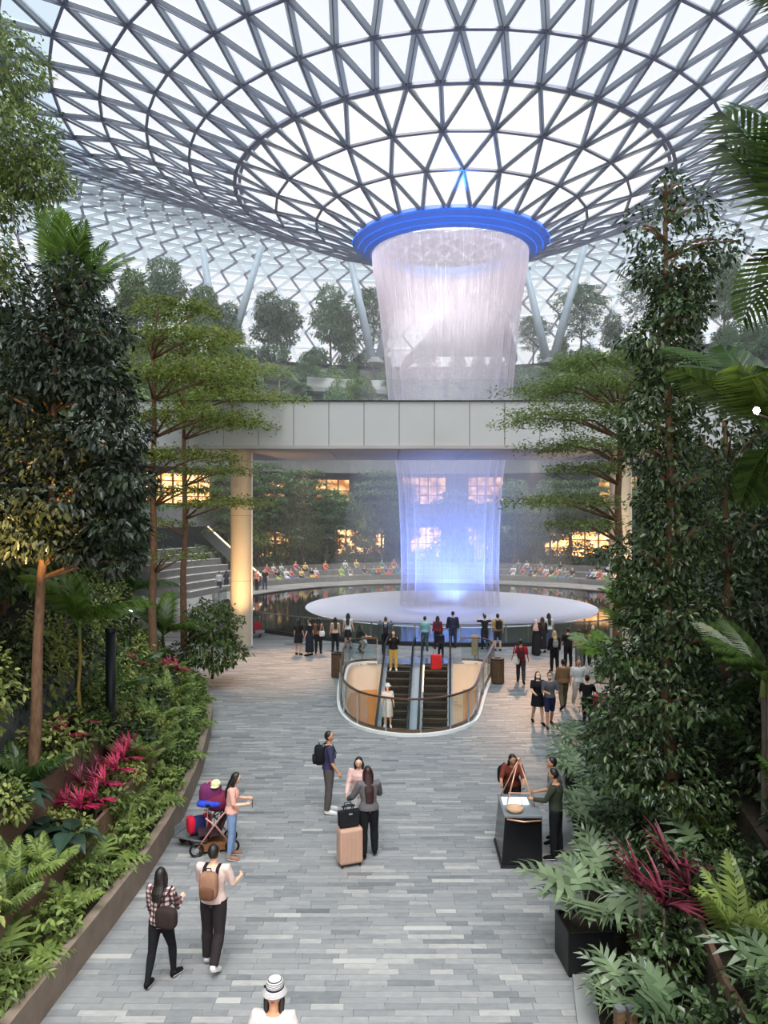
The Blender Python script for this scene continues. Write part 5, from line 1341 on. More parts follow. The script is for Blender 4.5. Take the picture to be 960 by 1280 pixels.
def shoulder_bag(label, P, J, yaw, H, m, side=1, size=(.34,.13,.26), back=.06, drop=.46, cross=False):
    t = thing('shoulder_bag', label, 'bag', P(V3(0,0,0)), math.radians(yaw)); L = .315*H
    c = J['pelvis']+J['sp']*(drop*L)+V3(side*.105*H, -back*H, 0)-J['fw']*.06*H
    def fn(p): return Vector([math.copysign(abs(v)**.5, v) for v in p])
    mb = MB(); mb.ell(c, (size[0]/2*.85,size[1]/2*.85,size[2]/2*.85), 14, 9, fn); mb.build('bag_body', m, t, smooth=True)
    s0 = J['sh_r' if (side > 0) != cross else 'sh_l']+V3(0,0,.032*H)
    mb = MB(); mb.tube([c+V3(-size[0]*.33,0,size[2]*.4), s0+V3(0,-.05*H,-.02*H), s0+V3(0,.01,.014*H), c+V3(size[0]*.33,.04,size[2]*.4)], .010, 6); mb.build('bag_strap', m, t, smooth=True)
    return t
def phone(label, P, J, yaw, k='r', pt=None):
    p = (J['wr_'+k]+J['fa_'+k]*.12) if pt is None else pt
    t = thing('phone', label, 'phone', P(p), math.radians(yaw))
    mb = MB(); mb.box((0,0,0),(.075,.010,.15)); mb.build('case', M_black, t, bevel=.004)
    mb = MB(); mb.box((0,-.0055,0),(.068,.002,.14)); mb.build('screen', mat('phone_screen', G(70,80,96), .15, 0, .1, 4), t); return t
# plaid and striped cloth
def plaid(name):
    m, t, out = nodes(name); b = N(t, 'ShaderNodeBsdfPrincipled'); b.inputs['Roughness'].default_value = .85
    tcn = N(t, 'ShaderNodeTexCoord'); sp = N(t, 'ShaderNodeSeparateXYZ'); t.links.new(tcn.outputs['Object'], sp.inputs[0])
    def st(ax, f):
        w = N(t, 'ShaderNodeMath', operation='MULTIPLY'); w.inputs[1].default_value = f; t.links.new(sp.outputs[ax], w.inputs[0])
        s = N(t, 'ShaderNodeMath', operation='SINE'); t.links.new(w.outputs[0], s.inputs[0])
        g = N(t, 'ShaderNodeMath', operation='GREATER_THAN'); g.inputs[1].default_value = .1; t.links.new(s.outputs[0], g.inputs[0]); return g
    a, c = st(0, 85), st(2, 85); ad = N(t, 'ShaderNodeMath', operation='ADD'); t.links.new(a.outputs[0], ad.inputs[0]); t.links.new(c.outputs[0], ad.inputs[1])
    hf = N(t, 'ShaderNodeMath', operation='MULTIPLY'); hf.inputs[1].default_value = .5; t.links.new(ad.outputs[0], hf.inputs[0])
    r = N(t, 'ShaderNodeValToRGB'); e = r.color_ramp.elements; r.color_ramp.interpolation = 'CONSTANT'
    e[0].color = (*G(214,196,190),1); e[1].position = .75; e[1].color = (*G(34,30,34),1); x = e.new(.3); x.color = (*G(122,84,84),1)
    t.links.new(hf.outputs[0], r.inputs[0]); t.links.new(r.outputs[0], b.inputs['Base Color']); t.links.new(b.outputs[0], out.inputs[0]); return m
def striped(name, c1, c2, f):
    m, t, out = nodes(name); b = N(t, 'ShaderNodeBsdfPrincipled'); b.inputs['Roughness'].default_value = .85
    tcn = N(t, 'ShaderNodeTexCoord'); sp = N(t, 'ShaderNodeSeparateXYZ'); t.links.new(tcn.outputs['Object'], sp.inputs[0])
    w = N(t, 'ShaderNodeMath', operation='MULTIPLY'); w.inputs[1].default_value = f; t.links.new(sp.outputs[2], w.inputs[0])
    s = N(t, 'ShaderNodeMath', operation='SINE'); t.links.new(w.outputs[0], s.inputs[0]); g = N(t, 'ShaderNodeMath', operation='GREATER_THAN'); g.inputs[1].default_value = .2; t.links.new(s.outputs[0], g.inputs[0])
    r = N(t, 'ShaderNodeValToRGB'); e = r.color_ramp.elements; e[0].color = (*c1,1); e[1].color = (*c2,1); t.links.new(g.outputs[0], r.inputs[0])
    t.links.new(r.outputs[0], b.inputs['Base Color']); t.links.new(b.outputs[0], out.inputs[0]); return m
C = lambda n, *c: cloth(n, G(*c))
c_black, c_white, c_navy, c_grey = C('black',30,30,33), C('white',208,206,204), C('navy',40,44,72), C('grey',104,102,104)
WALK_A = dict(leg_l=(20,8,2), leg_r=(-14,22,2)); WALK_B = dict(leg_r=(20,8,2), leg_l=(-14,22,2)); STAND = dict(leg_l=(2,4,3), leg_r=(-2,4,3))
# ---- near people
F_ = onfloor
t, P, J = person('woman in checked shirt and black leggings walking away with a large dark shoulder bag', (*F_(201,1229)[:2],0), -14, 1.60, True, SK1, top=('long', plaid('checked_cloth')), bottom=('leggings', c_black), hair='long', hair_len=.13, arm_r=(18,12,70,30), arm_l=(10,8,20,0), leg_l=(-8,10,3), leg_r=(20,16,3))
shoulder_bag('large dark brown shoulder bag of the woman in the checked shirt', P, J, -14, 1.6, C('bag_brown',52,42,40), 1, (.38,.16,.34), .03, .30)
t, P, J = person('man in pale pink tee and black trousers walking away with a tan rucksack', (*F_(267,1207)[:2],0), -8, 1.72, False, SK1, top=('tshirt', C('pale_pink',216,188,178)), bottom=('trousers', C('charcoal',44,38,40)), shoes=SHOE_W, hair='short', arm_l=(22,10,70,30), arm_r=(14,14,75,10), leg_l=(6,6,3), leg_r=(-10,26,3))
backpack('tan and brown rucksack with black straps on the man in the pale tee', P, J, -8, 1.72, C('tan_bag',150,112,90), c_black, (.32,.20,.46), .58, trim=C('brown_bag',106,72,54))
t, P, J = person('woman in pink tee and tight blue jeans looking at a phone beside the stroller', (*F_(290,1073)[:2],0), -80, 1.60, True, SK1, top=('tshirt', C('rose',236,178,162)), bottom=('leggings', C('denim',128,150,186)), shoes=C('sandals',150,110,90), hair='long', hair_len=.16, arm_r=(8,8,82,16), arm_l=(12,8,78,22), nod=24, **STAND)
phone('dark phone held by the woman in the pink tee', P, J, -80, 'r')
t, P, J = person('man in navy polo shirt and grey trousers standing with a black backpack', (*F_(411,1016)[:2],0), -78, 1.74, False, SK2, top=('tshirt', C('polo_navy',62,60,88)), bottom=('trousers', C('slate',88,82,80)), shoes=SHOE_W, hair='short', arm_l=(6,6,12,0), arm_r=(6,8,25,0), turn=-14, **STAND)
backpack('black backpack on the man in the navy polo shirt', P, J, -78, 1.74, c_black, None, (.33,.24,.5), .60)
t, P, J = person('woman in pale pink blouse and shorts facing the camera behind the grey blazer', (*F_(449,1047)[:2],0), 176, 1.62, True, SK1, top=('long', C('blouse',212,174,166)), bottom=('shorts', c_white), shoes=SHOE_W, hair='long', hair_front=True, hair_len=.17, arm_r=(20,10,35,8), arm_l=(24,8,40,14), nod=20, **STAND)
t, P, J = person('woman in grey blazer and black trousers seen from behind holding the suitcase', (*F_(461,1071)[:2],0), 12, 1.66, True, SK1, top=('jacket', C('blazer',98,94,96)), bottom=('trousers', c_black), hair='long', hair_len=.25, hair_m=mat('dark_red_hair', G(50,26,24), .45, 0, .3, 30, stretch=(1,1,.2)), arm_l=(12,26,48,14), arm_r=(26,16,42,12), nod=12, lean=6, leg_l=(-4,6,3), leg_r=(6,8,4))
t, P, J = person('woman in white cardigan and striped sun hat walking towards the camera', (-1.15,8.0,0), 176, 1.69, True, SK2, top=('jacket', C('cream_cardigan',206,194,190)), bottom=('skirt', c_white), shoes=SHOE_W, hair='long', hair_front=True, hair_len=.26, arm_l=(4,14,14,0), arm_r=(6,14,20,0), nod=-20, **STAND)
hd = J['head']; ht = thing('sun_hat', 'white sun hat with thin dark stripes and a black ribbon band', 'hat', P(hd+V3(0,-.02,.062)), math.radians(176))
mb = MB(); mb.rings([(0,0,.0,.092,.104),(0,0,.035,.094,.106),(0,0,.075,.088,.098),(0,0,.095,.070,.078),(0,0,.10,.03,.03)], 24); mb.build('crown', striped('striped_straw', G(208,206,204), G(44,40,44), 360), ht, smooth=True)
mb = MB(); mb.rings([(0,0,.012,.094,.106),(0,.01,-.026,.135,.150),(0,.01,-.034,.135,.150),(0,0,.0,.092,.104)], 28, caps=False); mb.build('brim', striped('striped_brim', G(206,204,202), G(120,112,112), 800), ht, smooth=True)
mb = MB(); mb.rings([(0,0,.008,.0955,.1075),(0,0,.030,.0965,.1085)], 24, caps=False); rb = mb.build('ribbon_band', c_black, ht, smooth=True)
mb = MB(); mb.ell((.098,.02,.022),(.018,.012,.016),8,6); mb.build('bow', c_black, rb)
# ---- kiosk visitors
t, P, J = person('woman in rust coloured top bending over the black kiosk from behind', (2.72,16.3,0), 172, 1.62, True, SK2, top=('tshirt', C('rust',112,54,44)), bottom=('trousers', c_black), hair='long', hair_len=.12, lean=24, nod=15, arm_l=(40,12,35,14), arm_r=(30,14,50,14), turn=18, leg_l=(14,10,3), leg_r=(14,10,3))
shoulder_bag('black shoulder bag with a pale zip on the woman behind the kiosk', P, J, 172, 1.62, c_black, 1, (.34,.2,.42), .0, .28)
person('man in dark olive shirt and black trousers standing right of the kiosk', (3.3,14.75,0), 62, 1.66, False, SK2, top=('long', C('olive',62,66,54)), bottom=('trousers', c_black), hair='short', arm_l=(30,8,55,12), arm_r=(14,10,40,10), nod=14, **STAND)
person('man in grey shirt half hidden behind the olive shirt beside the kiosk', (3.42,15.45,0), 80, 1.66, False, SK2, top=('tshirt', C('mid_grey',112,112,114)), bottom=('trousers', c_black), hair='short', nod=12, arm_l=(25,8,50,10), **STAND)
# ---- people in the middle distance (right side)
def at_floor(x, y): q = F_(x, y); return (q[0], q[1], 0)
t, P, J = person('woman in black dress and pale face mask walking towards the camera', at_floor(672,905), 186, 1.60, True, SK1, top=('dress', c_black), bottom=(None,None), hair='bob', hem=.36, mask=C('mask_white',226,228,232), arm_r=(14,10,60,20), arm_l=(10,10,50,20), leg_l=(16,6,2), leg_r=(-10,14,2))
t, P, J = person('man in dark grey tee and navy shorts walking beside the masked woman', at_floor(687,909), 182, 1.66, False, SK2, top=('tshirt', C('dark_grey',82,82,86)), bottom=('shorts', c_navy), hair='short', arm_r=(20,8,72,30), arm_l=(20,8,72,30), mask=C('mask_grey',190,192,196), leg_r=(14,6,2), leg_l=(-10,14,2))
t, P, J = person('man in red checked shirt and dark trousers walking away with a white bag', at_floor(651,854), -10, 1.66, False, SK2, near=False, top=('tshirt', C('red_shirt',176,42,52)), bottom=('trousers', C('charcoal2',62,56,58)), hair='short', arm_l=(10,16,14,0), arm_r=(4,10,20,0), **WALK_A)
backpack('dark backpack on the man in the red checked shirt', P, J, -10, 1.66, C('bag_maroon',74,38,42), c_black, (.32,.2,.42), .5)
shoulder_bag('white tote bag carried by the man in the red checked shirt', P, J, -10, 1.66, C('tote_white',226,222,216), -1, (.32,.12,.36), -.0, .0)
t, P, J = person('blonde woman in black jacket with a grey backpack seen from behind', at_floor(693,840), 4, 1.64, True, SK1, near=False, top=('jacket', c_black), bottom=('trousers', c_black), hair='long', hair_m=BLOND, hair_len=.1, **STAND)
backpack('grey backpack on the blonde woman', P, J, 4, 1.64, C('grey_bag',150,146,140), c_black, (.26,.15,.36), .55)
person('woman in pink headscarf and long black robe at the pool rail', at_floor(670,819), -30, 1.58, True, SK1, near=False, top=('robe', c_black), bottom=(None,None), hair='scarf', hair_m=C('pink_scarf',222,178,166), arm_l=(40,10,50,10), **STAND)
person('person in long black coat between the pink headscarf and the white top', at_floor(678,816), 10, 1.62, True, SK1, near=False, top=('robe', c_black), bottom=(None,None), hair='long', hair_m=BROWN, hem=.12, **STAND)
person('woman in white top and blue jeans with long dark hair at the pool rail', at_floor(686,811), 8, 1.66, True, SK1, near=False, top=('tshirt', c_white), bottom=('trousers', C('jeans',70,84,120)), hair='long', **STAND)
person('person in black printed tee right of the blonde woman', at_floor(710,834), 10, 1.62, False, SK1, near=False, top=('tshirt', c_black), bottom=('trousers', c_black), hair='short', **STAND)
person('woman in beige top beside the black printed tee near the palm', at_floor(724,836), 20, 1.60, True, SK1, near=False, top=('tshirt', C('beige',196,164,138)), bottom=('trousers', c_grey), hair='long', hair_m=BROWN, **STAND)
person('woman in salmon top just right of the beige top near the palm', at_floor(733,832), -10, 1.56, True, SK1, near=False, top=('tshirt', C('salmon',206,132,112)), bottom=('trousers', c_black), hair='long', hair_m=BROWN, **STAND)
person('person in white mask and black shirt behind the drooping palm', at_floor(741,830), 170, 1.66, False, SK1, near=False, top=('tshirt', c_black), bottom=('trousers', c_black), hair='short', mask=c_white, **STAND)
person('woman in olive brown patterned long shirt walking away near the palm', at_floor(704,886), 0, 1.64, True, SK2, near=False, top=('jacket', mat('patterned_olive', G(112,84,56), .85, 0, .5, 40)), bottom=('trousers', C('olive_trouser',92,84,64)), hair='bun', **WALK_B)
person('man in white shirt and cream trousers behind the olive brown pattern', at_floor(723,887), 178, 1.68, False, SK2, near=False, top=('tshirt', c_white), bottom=('trousers', C('cream_trouser',214,200,184)), shoes=SHOE_W, hair='short', **WALK_A)
person('woman all in black pushing the red luggage trolley', at_floor(734,911), -20, 1.62, True, SK1, near=False, top=('tshirt', c_black), bottom=('leggings', c_black), hair='bun', arm_l=(30,10,40,0), arm_r=(40,10,30,0), **WALK_A)
# ---- people at the pool rail
R_ = [
 ('woman in short black dress at the left end of the rail group', 373, 819, -20, 1.6, True, ('dress', c_black), (None,None), 'long', dict(hem=.36)),
 ('woman in long dark dress stepping sideways in the rail group', 387, 820, 60, 1.64, True, ('dress', C('ink',34,34,46)), (None,None), 'bun', dict(hem=.12)),
 ('woman in brown patterned top with a white bag in the rail group', 398, 817, 4, 1.6, True, ('tshirt', mat('patterned_brown', G(120,84,60), .85, 0, .5, 40)), ('trousers', c_black), 'long', {}),
 ('woman in tan top and black trousers standing alone left of the escalators', 419, 815, 14, 1.58, True, ('tshirt', C('tan_top',196,160,132)), ('trousers', c_black), 'long', {}),
 ('woman in white top and black skirt at the pool rail', 435, 811, -6, 1.66, True, ('sleeveless', c_white), ('skirt', c_black), 'long', {}),
 ('man in grey jacket with both arms raised taking a photo of the waterfall', 482, 818, 0, 1.66, False, ('long', C('steel_jacket',92,98,112)), ('trousers', c_black), 'short', dict(arm_l=(78,34,68,66), arm_r=(78,34,68,66))),
 ('person in teal shirt and dark green trousers facing the water', 531, 814, 0, 1.60, False, ('tshirt', C('teal',128,176,180)), ('trousers', C('dark_teal',58,84,88)), 'short', {}),
 ('woman in dark red hooded top facing the water', 547, 812, 0, 1.56, True, ('long', C('dark_red',130,34,44)), ('trousers', c_black), 'long', {}),
 ('tall man in dark navy coat facing the water', 566, 810, 0, 1.72, False, ('jacket', C('coat_navy',44,46,70)), ('trousers', C('ink_trouser',52,52,72)), 'short', {}),
 ('woman in black with arms raised holding a phone at the rail', 606, 812, 0, 1.62, True, ('tshirt', c_black), ('trousers', c_black), 'short', dict(arm_l=(82,44,70,70), arm_r=(82,40,70,70))),
 ('man in mustard shirt and dark shorts with a big black backpack', 622, 814, 8, 1.72, False, ('tshirt', C('mustard',188,152,92)), ('shorts', C('ink2',50,48,56)), 'short', {}),
 ('man in white shirt raising a phone at the left of the plaza', 263, 796, -48, 1.64, False, ('tshirt', C('pale_shirt',206,204,206)), ('trousers', c_black), 'short', dict(arm_l=(95,12,20,0), arm_r=(80,10,30,0))),
 ('man in grey shirt standing before the wide steps', 274, 741, 20, 1.66, False, ('tshirt', C('ash',164,166,172)), ('trousers', c_navy), 'short', {}),
 ('person in dark clothes half hidden by the bridge column', 283, 739, 0, 1.64, True, ('tshirt', c_navy), ('trousers', c_black), 'long', {}),
 ('man in salmon shirt standing beyond the pool beside the column', 321, 738, 150, 1.66, False, ('tshirt', C('salmon2',206,134,112)), ('trousers', c_black), 'short', {}),
 ('man in black standing beyond the pool near the column', 331, 737, 200, 1.68, False, ('tshirt', c_black), ('trousers', c_navy), 'short', {}),
]
KEEP = {}
for lab, x, y_, yaw, H, fem, tp, bt, hr, ps in R_:
    q = dict(STAND); q.update(ps); t, P, J = person(lab, at_floor(x, y_), yaw, H, fem, SK1, near=False, top=tp, bottom=bt, hair=hr, **q); KEEP[x] = (P, J, yaw, H)
backpack('big black backpack on the man in the mustard shirt', *KEEP[622], c_black, None, (.36,.26,.5), .6)
backpack('black bag on the back of the photo taking man in grey', *KEEP[482], c_black, None, (.26,.18,.34), .35)
shoulder_bag('white bag on the woman in the brown patterned top', *KEEP[398], C('bag_white',224,220,214), 1, (.3,.12,.3), .02, .1)
shoulder_bag('black bag at the hip of the man raising a phone at the left', *KEEP[263], c_black, -1, (.24,.1,.22), .03, .15)
for x, lab in ((482,'phone held up by the man in the grey jacket'),(606,'phone held up by the woman in black at the rail'),(263,'phone held up by the man in the white shirt at the left')):
    P, J, yaw, H = KEEP[x]; phone(lab, P, J, yaw, 'r', (J['wr_l']+J['wr_r'])/2+(J['fa_l']+J['fa_r']).normalized()*.12)
person('crouching woman in black beside the rail with a white round bag', at_floor(447,817), -60, 1.6, True, SK1, near=False, top=('tshirt', c_black), bottom=('trousers', C('grey_trouser',120,116,116)), hair='long', leg_l=(82,118,8), leg_r=(70,120,8), arm_l=(40,10,40,0), arm_r=(40,10,40,0), lean=14)
t = thing('round_bag', 'round white bag beside the crouching woman', 'bag', (at_floor(455,815)[0], at_floor(455,815)[1], .42)); mb = MB(); mb.ell((0,0,0),(.16,.07,.16),16,10); mb.build('bag_body', c_white, t, smooth=True); mb = MB(); mb.ell((0,-.06,0),(.08,.03,.08),12,8); mb.build('front_disc', c_grey, t, smooth=True)
mb = MB(); mb.tube([(-.12,0,.1),(-.05,0,.3),(.05,0,.3),(.12,0,.1)], .01, 6); mb.build('bag_strap', c_white, t)
person('small child in black in front of the dark red hooded woman', at_floor(551,822), 10, 1.18, True, SK1, near=False, top=('long', C('child_ink',44,36,56)), bottom=('trousers', c_black), hair='bob', **STAND)
# ---- on the escalator
def on_step(k, dx): 
    y0 = -.5-.4*k-.2; z0 = -.02-.4*math.tan(math.radians(30))*max(0, k-.5)-.02
    a = rzE; return (E1.location.x+dx*math.cos(a)-y0*math.sin(a), E1.location.y+dx*math.sin(a)+y0*math.cos(a), z0)
t, P, J = person('woman in black jacket and yellow trousers riding down the left escalator', on_step(1,-.22), 176, 1.66, True, SK1, near=False, top=('jacket', c_black), bottom=('trousers', C('mustard_yellow',214,176,92)), shoes=SHOE_W, hair='long', arm_r=(40,10,95,30), arm_l=(50,12,90,20), nod=14, **STAND)
t, P, J = person('woman in white dress and white hat standing low on the left escalator', on_step(8,-.24), 178, 1.62, True, SK1, near=False, top=('dress', c_white), bottom=(None,None), shoes=SHOE_W, hair='long', hair_m=BROWN, hair_front=True, hem=.25, **STAND)
ht = thing('white_hat', 'white brimmed hat on the woman low on the escalator', 'hat', P(J['head']+V3(0,0,.04))); mb = MB(); mb.rings([(0,0,0,.16,.17),(0,0,.012,.10,.11),(0,0,.08,.09,.10),(0,0,.11,.05,.06)], 20); mb.build('felt', c_white, ht, smooth=True)
# ---- people seated around the far side of the pool: a few built once, then copied with other clothes
def recol(o, m): 
    o.material_slots[0].link = 'OBJECT'; o.material_slots[0].material = m
SEAT = dict(leg_l=(84,84,6), leg_r=(80,86,6), sit=.45)
pal = [C('s_white',196,196,198), C('s_pink',190,104,112), C('s_black',40,40,44), C('s_blue',84,110,160), C('s_lime',156,186,100), C('s_yellow',212,186,110), C('s_grey',130,130,134), C('s_teal',70,150,146), C('s_orange',206,120,80), C('s_navy',46,52,80)]
pn = ['white','pink','black','blue','lime green','yellow','grey','teal','orange','navy']
sitters = []
xs = [(322,1,0),(328,0,0),(333,1,1),(341,0,1),(346,2,0),(351,0,1),(357,0,0),(363,1,0),(369,1,1),(376,5,0),(381,5,1),(389,2,0),(394,0,0),(406,8,1),(426,4,0),(431,0,1),(437,6,0),(445,5,1),(455,2,0),(467,7,0),(472,8,0),(477,7,1),(482,3,0),(487,1,0),(492,1,1),(497,3,0),
      (642,0,0),(648,6,1),(654,1,0),(659,0,1),(664,3,0),(669,2,0),(676,6,1),(683,0,0),(690,9,0),(696,8,0),(701,2,1),(707,6,0),(716,2,0),(738,3,0),(743,0,0),(748,2,1),(752,1,0),(757,0,0),(762,0,1)]
protoS = {}
for i, (x, ci, lv) in enumerate(xs):
    r = 20.9+1.5*lv; u = (x-480)/960                              # where the sight column meets that seating step
    A = 1+u*u; B = -2*(PCY+u*PCX); Cc = PCX**2+PCY**2-r*r; Y = (-B+math.sqrt(B*B-4*A*Cc))/(2*A); X = u*Y
    yaw = math.degrees(math.atan2(-(PCX-X), PCY-Y)); z = .45*(lv+1)-.45
    fem = i % 2
    lab = 'person in %s top sitting on the far seating steps, %s from the left' % (pn[ci], ORD[i])
    if fem not in protoS:
        t, P, J = person(lab, (X,Y,z), yaw, 1.64, bool(fem), SK1, near=False, top=('tshirt', pal[ci]), bottom=('trousers', pal[2]), hair='long' if fem else 'short', group='people on the far seating steps', arm_l=(30,8,40,10), arm_r=(26,8,50,10), lean=6, **SEAT); protoS[fem] = t
    else:
        t = dup(protoS[fem], (X,Y,z), math.radians(yaw), rs.uniform(.94,1.05), lab)
        for c in t.children:
            if c.name.startswith('shirt'): recol(c, pal[ci])
            if c.name.startswith('trousers'): recol(c, pal[(i*3+2) % 10])
# ================================================================ THINGS PEOPLE BROUGHT, PLAZA FITTINGS
def suitcase(label, loc, rz, m, size=(.46,.28,.66), handle=.36, rib=True):
    t = thing('suitcase', label, 'suitcase', loc, rz); w, d, h = size
    MB().box((0,0,h/2+.06), (w,d,h)).build('shell', m, t, bevel=.045)
    for i in range(5):
        if rib: MB().box((-w*.36+w*.18*i, 0, h/2+.06), (.02, d+.012, h*.86)).build('rib', m, t, bevel=.004)
    for sx_ in (-1,1):
        for sy_ in (-1,1):
            mb = MB(); mb.tube([(sx_*w*.38-.012, sy_*d*.34, .032),(sx_*w*.38+.012, sy_*d*.34, .032)], .032, 10); mb.build('wheel', M_black, t)
    mb = MB()
    for sx_ in (-1,1): mb.tube([(sx_*.1,d*.3,h+.05),(sx_*.1,d*.3,h+.06+handle)], .009, 6)
    mb.build('telescopic_tube', M_chrome, t); mb = MB(); mb.tube([(-.13,d*.3,h+.06+handle),(.13,d*.3,h+.06+handle)], .018, 8); mb.build('grip', M_black, t)
    return t
X, Y, _ = F_(437,1081); M_rose = mat('rose_gold_shell', G(196,156,134), .35, .15, .05, 3)
suitcase('rose gold hard suitcase on wheels beside the woman in the grey blazer', (X,Y,0), .35, M_rose)
t = thing('tote_bag', 'black tote bag standing on the rose gold suitcase', 'bag', (X-.02,Y,.74), .35)
mb = MB(); V = [(-.19,-.08,0),(.19,-.08,0),(.19,.08,0),(-.19,.08,0),(-.21,-.05,.30),(.21,-.05,.30),(.21,.05,.30),(-.21,.05,.30)]
mb.add(V, ((0,3,2,1),(4,5,6,7),(0,1,5,4),(1,2,6,5),(2,3,7,6),(3,0,4,7))); mb.build('bag_body', c_black, t, bevel=.02)
for s in (-1,1):
    mb = MB(); mb.tube([(-.08,s*.05,.29),(-.06,s*.05,.42),(.06,s*.05,.42),(.08,s*.05,.29)], .009, 6); mb.build('bag_handle', c_black, t)
MB().box((.02,-.068,.24),(.07,.012,.035)).build('metal_tag', M_chrome, t)
X, Y, _ = F_(545,838); suitcase('bright red suitcase standing at the top of the right escalator', (X,Y,0), .2, mat('red_shell', G(206,38,48), .45, 0, .06, 3), (.42,.26,.60), .3)
# stroller with bags
X, Y, _ = F_(266,1062); sr = thing('stroller', 'baby stroller hung with pink, purple and blue bags beside the woman in pink', 'stroller', (X,Y,0), -1.3)
M_strol = mat('stroller_frame', G(206,150,140), .4, .2, .1, 4)
for s in (-1,1):
    for y_ in (-.32,.36):
        mb = MB(); R0 = .12; pts = [(s*.25, y_+R0*math.cos(a), .13+R0*math.sin(a)) for a in np.linspace(0,2*PI,17)]; mb.tube(pts, .022, 7, caps=False); w_ = mb.build('wheel', M_black, sr, smooth=True)
        mb = MB(); mb.tube([(s*.25-.02,y_,.13),(s*.25+.02,y_,.13)], .05, 10); mb.build('hub', M_chrome, w_)
    mb = MB(); mb.tube([(s*.25,-.32,.13),(s*.24,.05,.62),(s*.23,.42,1.02)], .016, 7); mb.build('frame_tube', M_strol, sr, smooth=True)
    mb = MB(); mb.tube([(s*.25,.36,.13),(s*.24,.05,.55),(s*.23,-.15,.72)], .016, 7); mb.build('frame_tube', M_strol, sr, smooth=True)
mb = MB(); mb.tube([(-.23,.42,1.02),(-.2,.5,1.06),(.2,.5,1.06),(.23,.42,1.02)], .02, 8); mb.build('push_bar', M_black, sr, smooth=True)
mb = MB(); mb.add([(-.2,-.28,.42),(.2,-.28,.42),(.2,.1,.38),(-.2,.1,.38),(.2,.3,.9),(-.2,.3,.9)], [(0,1,2,3),(3,2,4,5)]); o = mb.build('seat', C('stroller_seat',66,46,52), sr); so = o.modifiers.new('s','SOLIDIFY'); so.thickness = .05
mb = MB(); mb.add([(-.2,-.28,.18),(.2,-.28,.18),(.2,.3,.18),(-.2,.3,.18)], [(0,1,2,3)]); o = mb.build('basket', C('basket_brown',130,90,60), sr); so = o.modifiers.new('s','SOLIDIFY'); so.thickness = .12
mb = MB(); mb.ell((0,.12,.95),(.24,.3,.2),14,8); mb.build('canopy', C('canopy_maroon',112,40,66), sr, smooth=True)
def rounded(p): return Vector([math.copysign(abs(v)**.6, v) for v in p])
t = thing('bag', 'purple and pink bag hung on top of the stroller', 'bag', (X-.05,Y+.02,1.1)); mb = MB(); mb.ell((0,0,0),(.22,.16,.2),14,9,rounded); mb.build('bag_body', C('purple_bag',112,48,92), t, smooth=True); mb = MB(); mb.tube([(-.1,0,.17),(0,0,.26),(.1,0,.17)], .012, 6); mb.build('bag_handle', C('pink_strap',226,120,130), t)
t = thing('bag', 'bright blue waist bag strapped around the stroller bags', 'bag', (X-.04,Y-.1,.96)); mb = MB(); mb.ell((0,0,0),(.25,.15,.06),14,8,rounded); mb.build('bag_body', C('royal_blue',52,74,190), t, smooth=True); mb = MB(); mb.box((0,-.15,0),(.08,.02,.05)); mb.build('buckle', M_black, t)
t = thing('cap', 'pale yellow cap lying on the stroller bags', 'hat', (X+.06,Y,1.3)); mb = MB(); mb.ell((0,0,0),(.1,.11,.08),14,8); mb.build('crown', C('pale_yellow',226,226,170), t, smooth=True); mb = MB(); mb.rings([(0,-.1,-.03,.08,.08),(0,-.1,-.02,.08,.08)], 14); mb.build('visor', C('pale_yellow',226,226,170), t)
# luggage trolley
def luggage_trolley(label, loc, rz, first=[None]):
    if first[0] is not None: return dup(first[0], loc, rz, 1, label)
    t = thing('luggage_trolley', label, 'trolley', loc, rz, 'luggage trolleys')
    MB().box((0,0,.22),(.55,.75,.03)).build('load_deck', M_chrome, t)
    for s in (-1,1):
        mb = MB(); mb.tube([(s*.26,.38,.2),(s*.26,.42,1.0),(s*.2,.5,1.05)], .018, 8); mb.build('upright', M_chrome, t, smooth=True)
        mb = MB(); mb.tube([(s*.26-.02,.3,.1),(s*.26+.02,.3,.1)], .1, 12); mb.build('wheel', M_black, t)
    mb = MB(); mb.tube([(-.02,-.32,.09),(.02,-.32,.09)], .09, 12); mb.build('wheel', M_black, t)
    mb = MB(); mb.tube([(-.22,.5,1.05),(.22,.5,1.05)], .022, 8); mb.build('push_bar', M_black, t)
    mb = MB()
    for z in (.42,.62,.82): mb.tube([(-.26,.4,z),(.26,.4,z)], .010, 6)
    for x_ in (-.13,0,.13): mb.tube([(x_,.39,.22),(x_,.41,.95)], .008, 6)
    mb.build('back_rack', M_chrome, t); MB().box((0,-.36,.33),(.5,.02,.16)).build('nose_rail', M_chrome, t); first[0] = t; return t
X2, Y2, _ = F_(246,1056); luggage_trolley('steel luggage trolley loaded with a red and navy bag beside the stroller', (X2,Y2,0), -1.9)
t = thing('duffel_bag', 'red and navy duffel bag lying on the trolley by the stroller', 'bag', (X2+.05,Y2-.02,.42), .5); mb = MB(); mb.ell((0,0,0),(.22,.15,.16),14,9,rounded); mb.build('bag_body', C('duffel_navy',44,46,92), t, smooth=True)
for s in (-1,1):
    mb = MB(); mb.ell((s*.16,0,.02),(.08,.155,.165),12,8,rounded); mb.build('end_panel', C('duffel_red',196,34,56), t, smooth=True)
X3, Y3, _ = F_(750,899); luggage_trolley('luggage trolley with red cases pushed by the woman in black', (X3,Y3,0), -.4); suitcase('red suitcase on the trolley near the right bank', (X3,Y3-.05,.235), -.4, mat('red_case', G(190,36,58), .45, 0, .06, 3), (.44,.26,.5), .02)
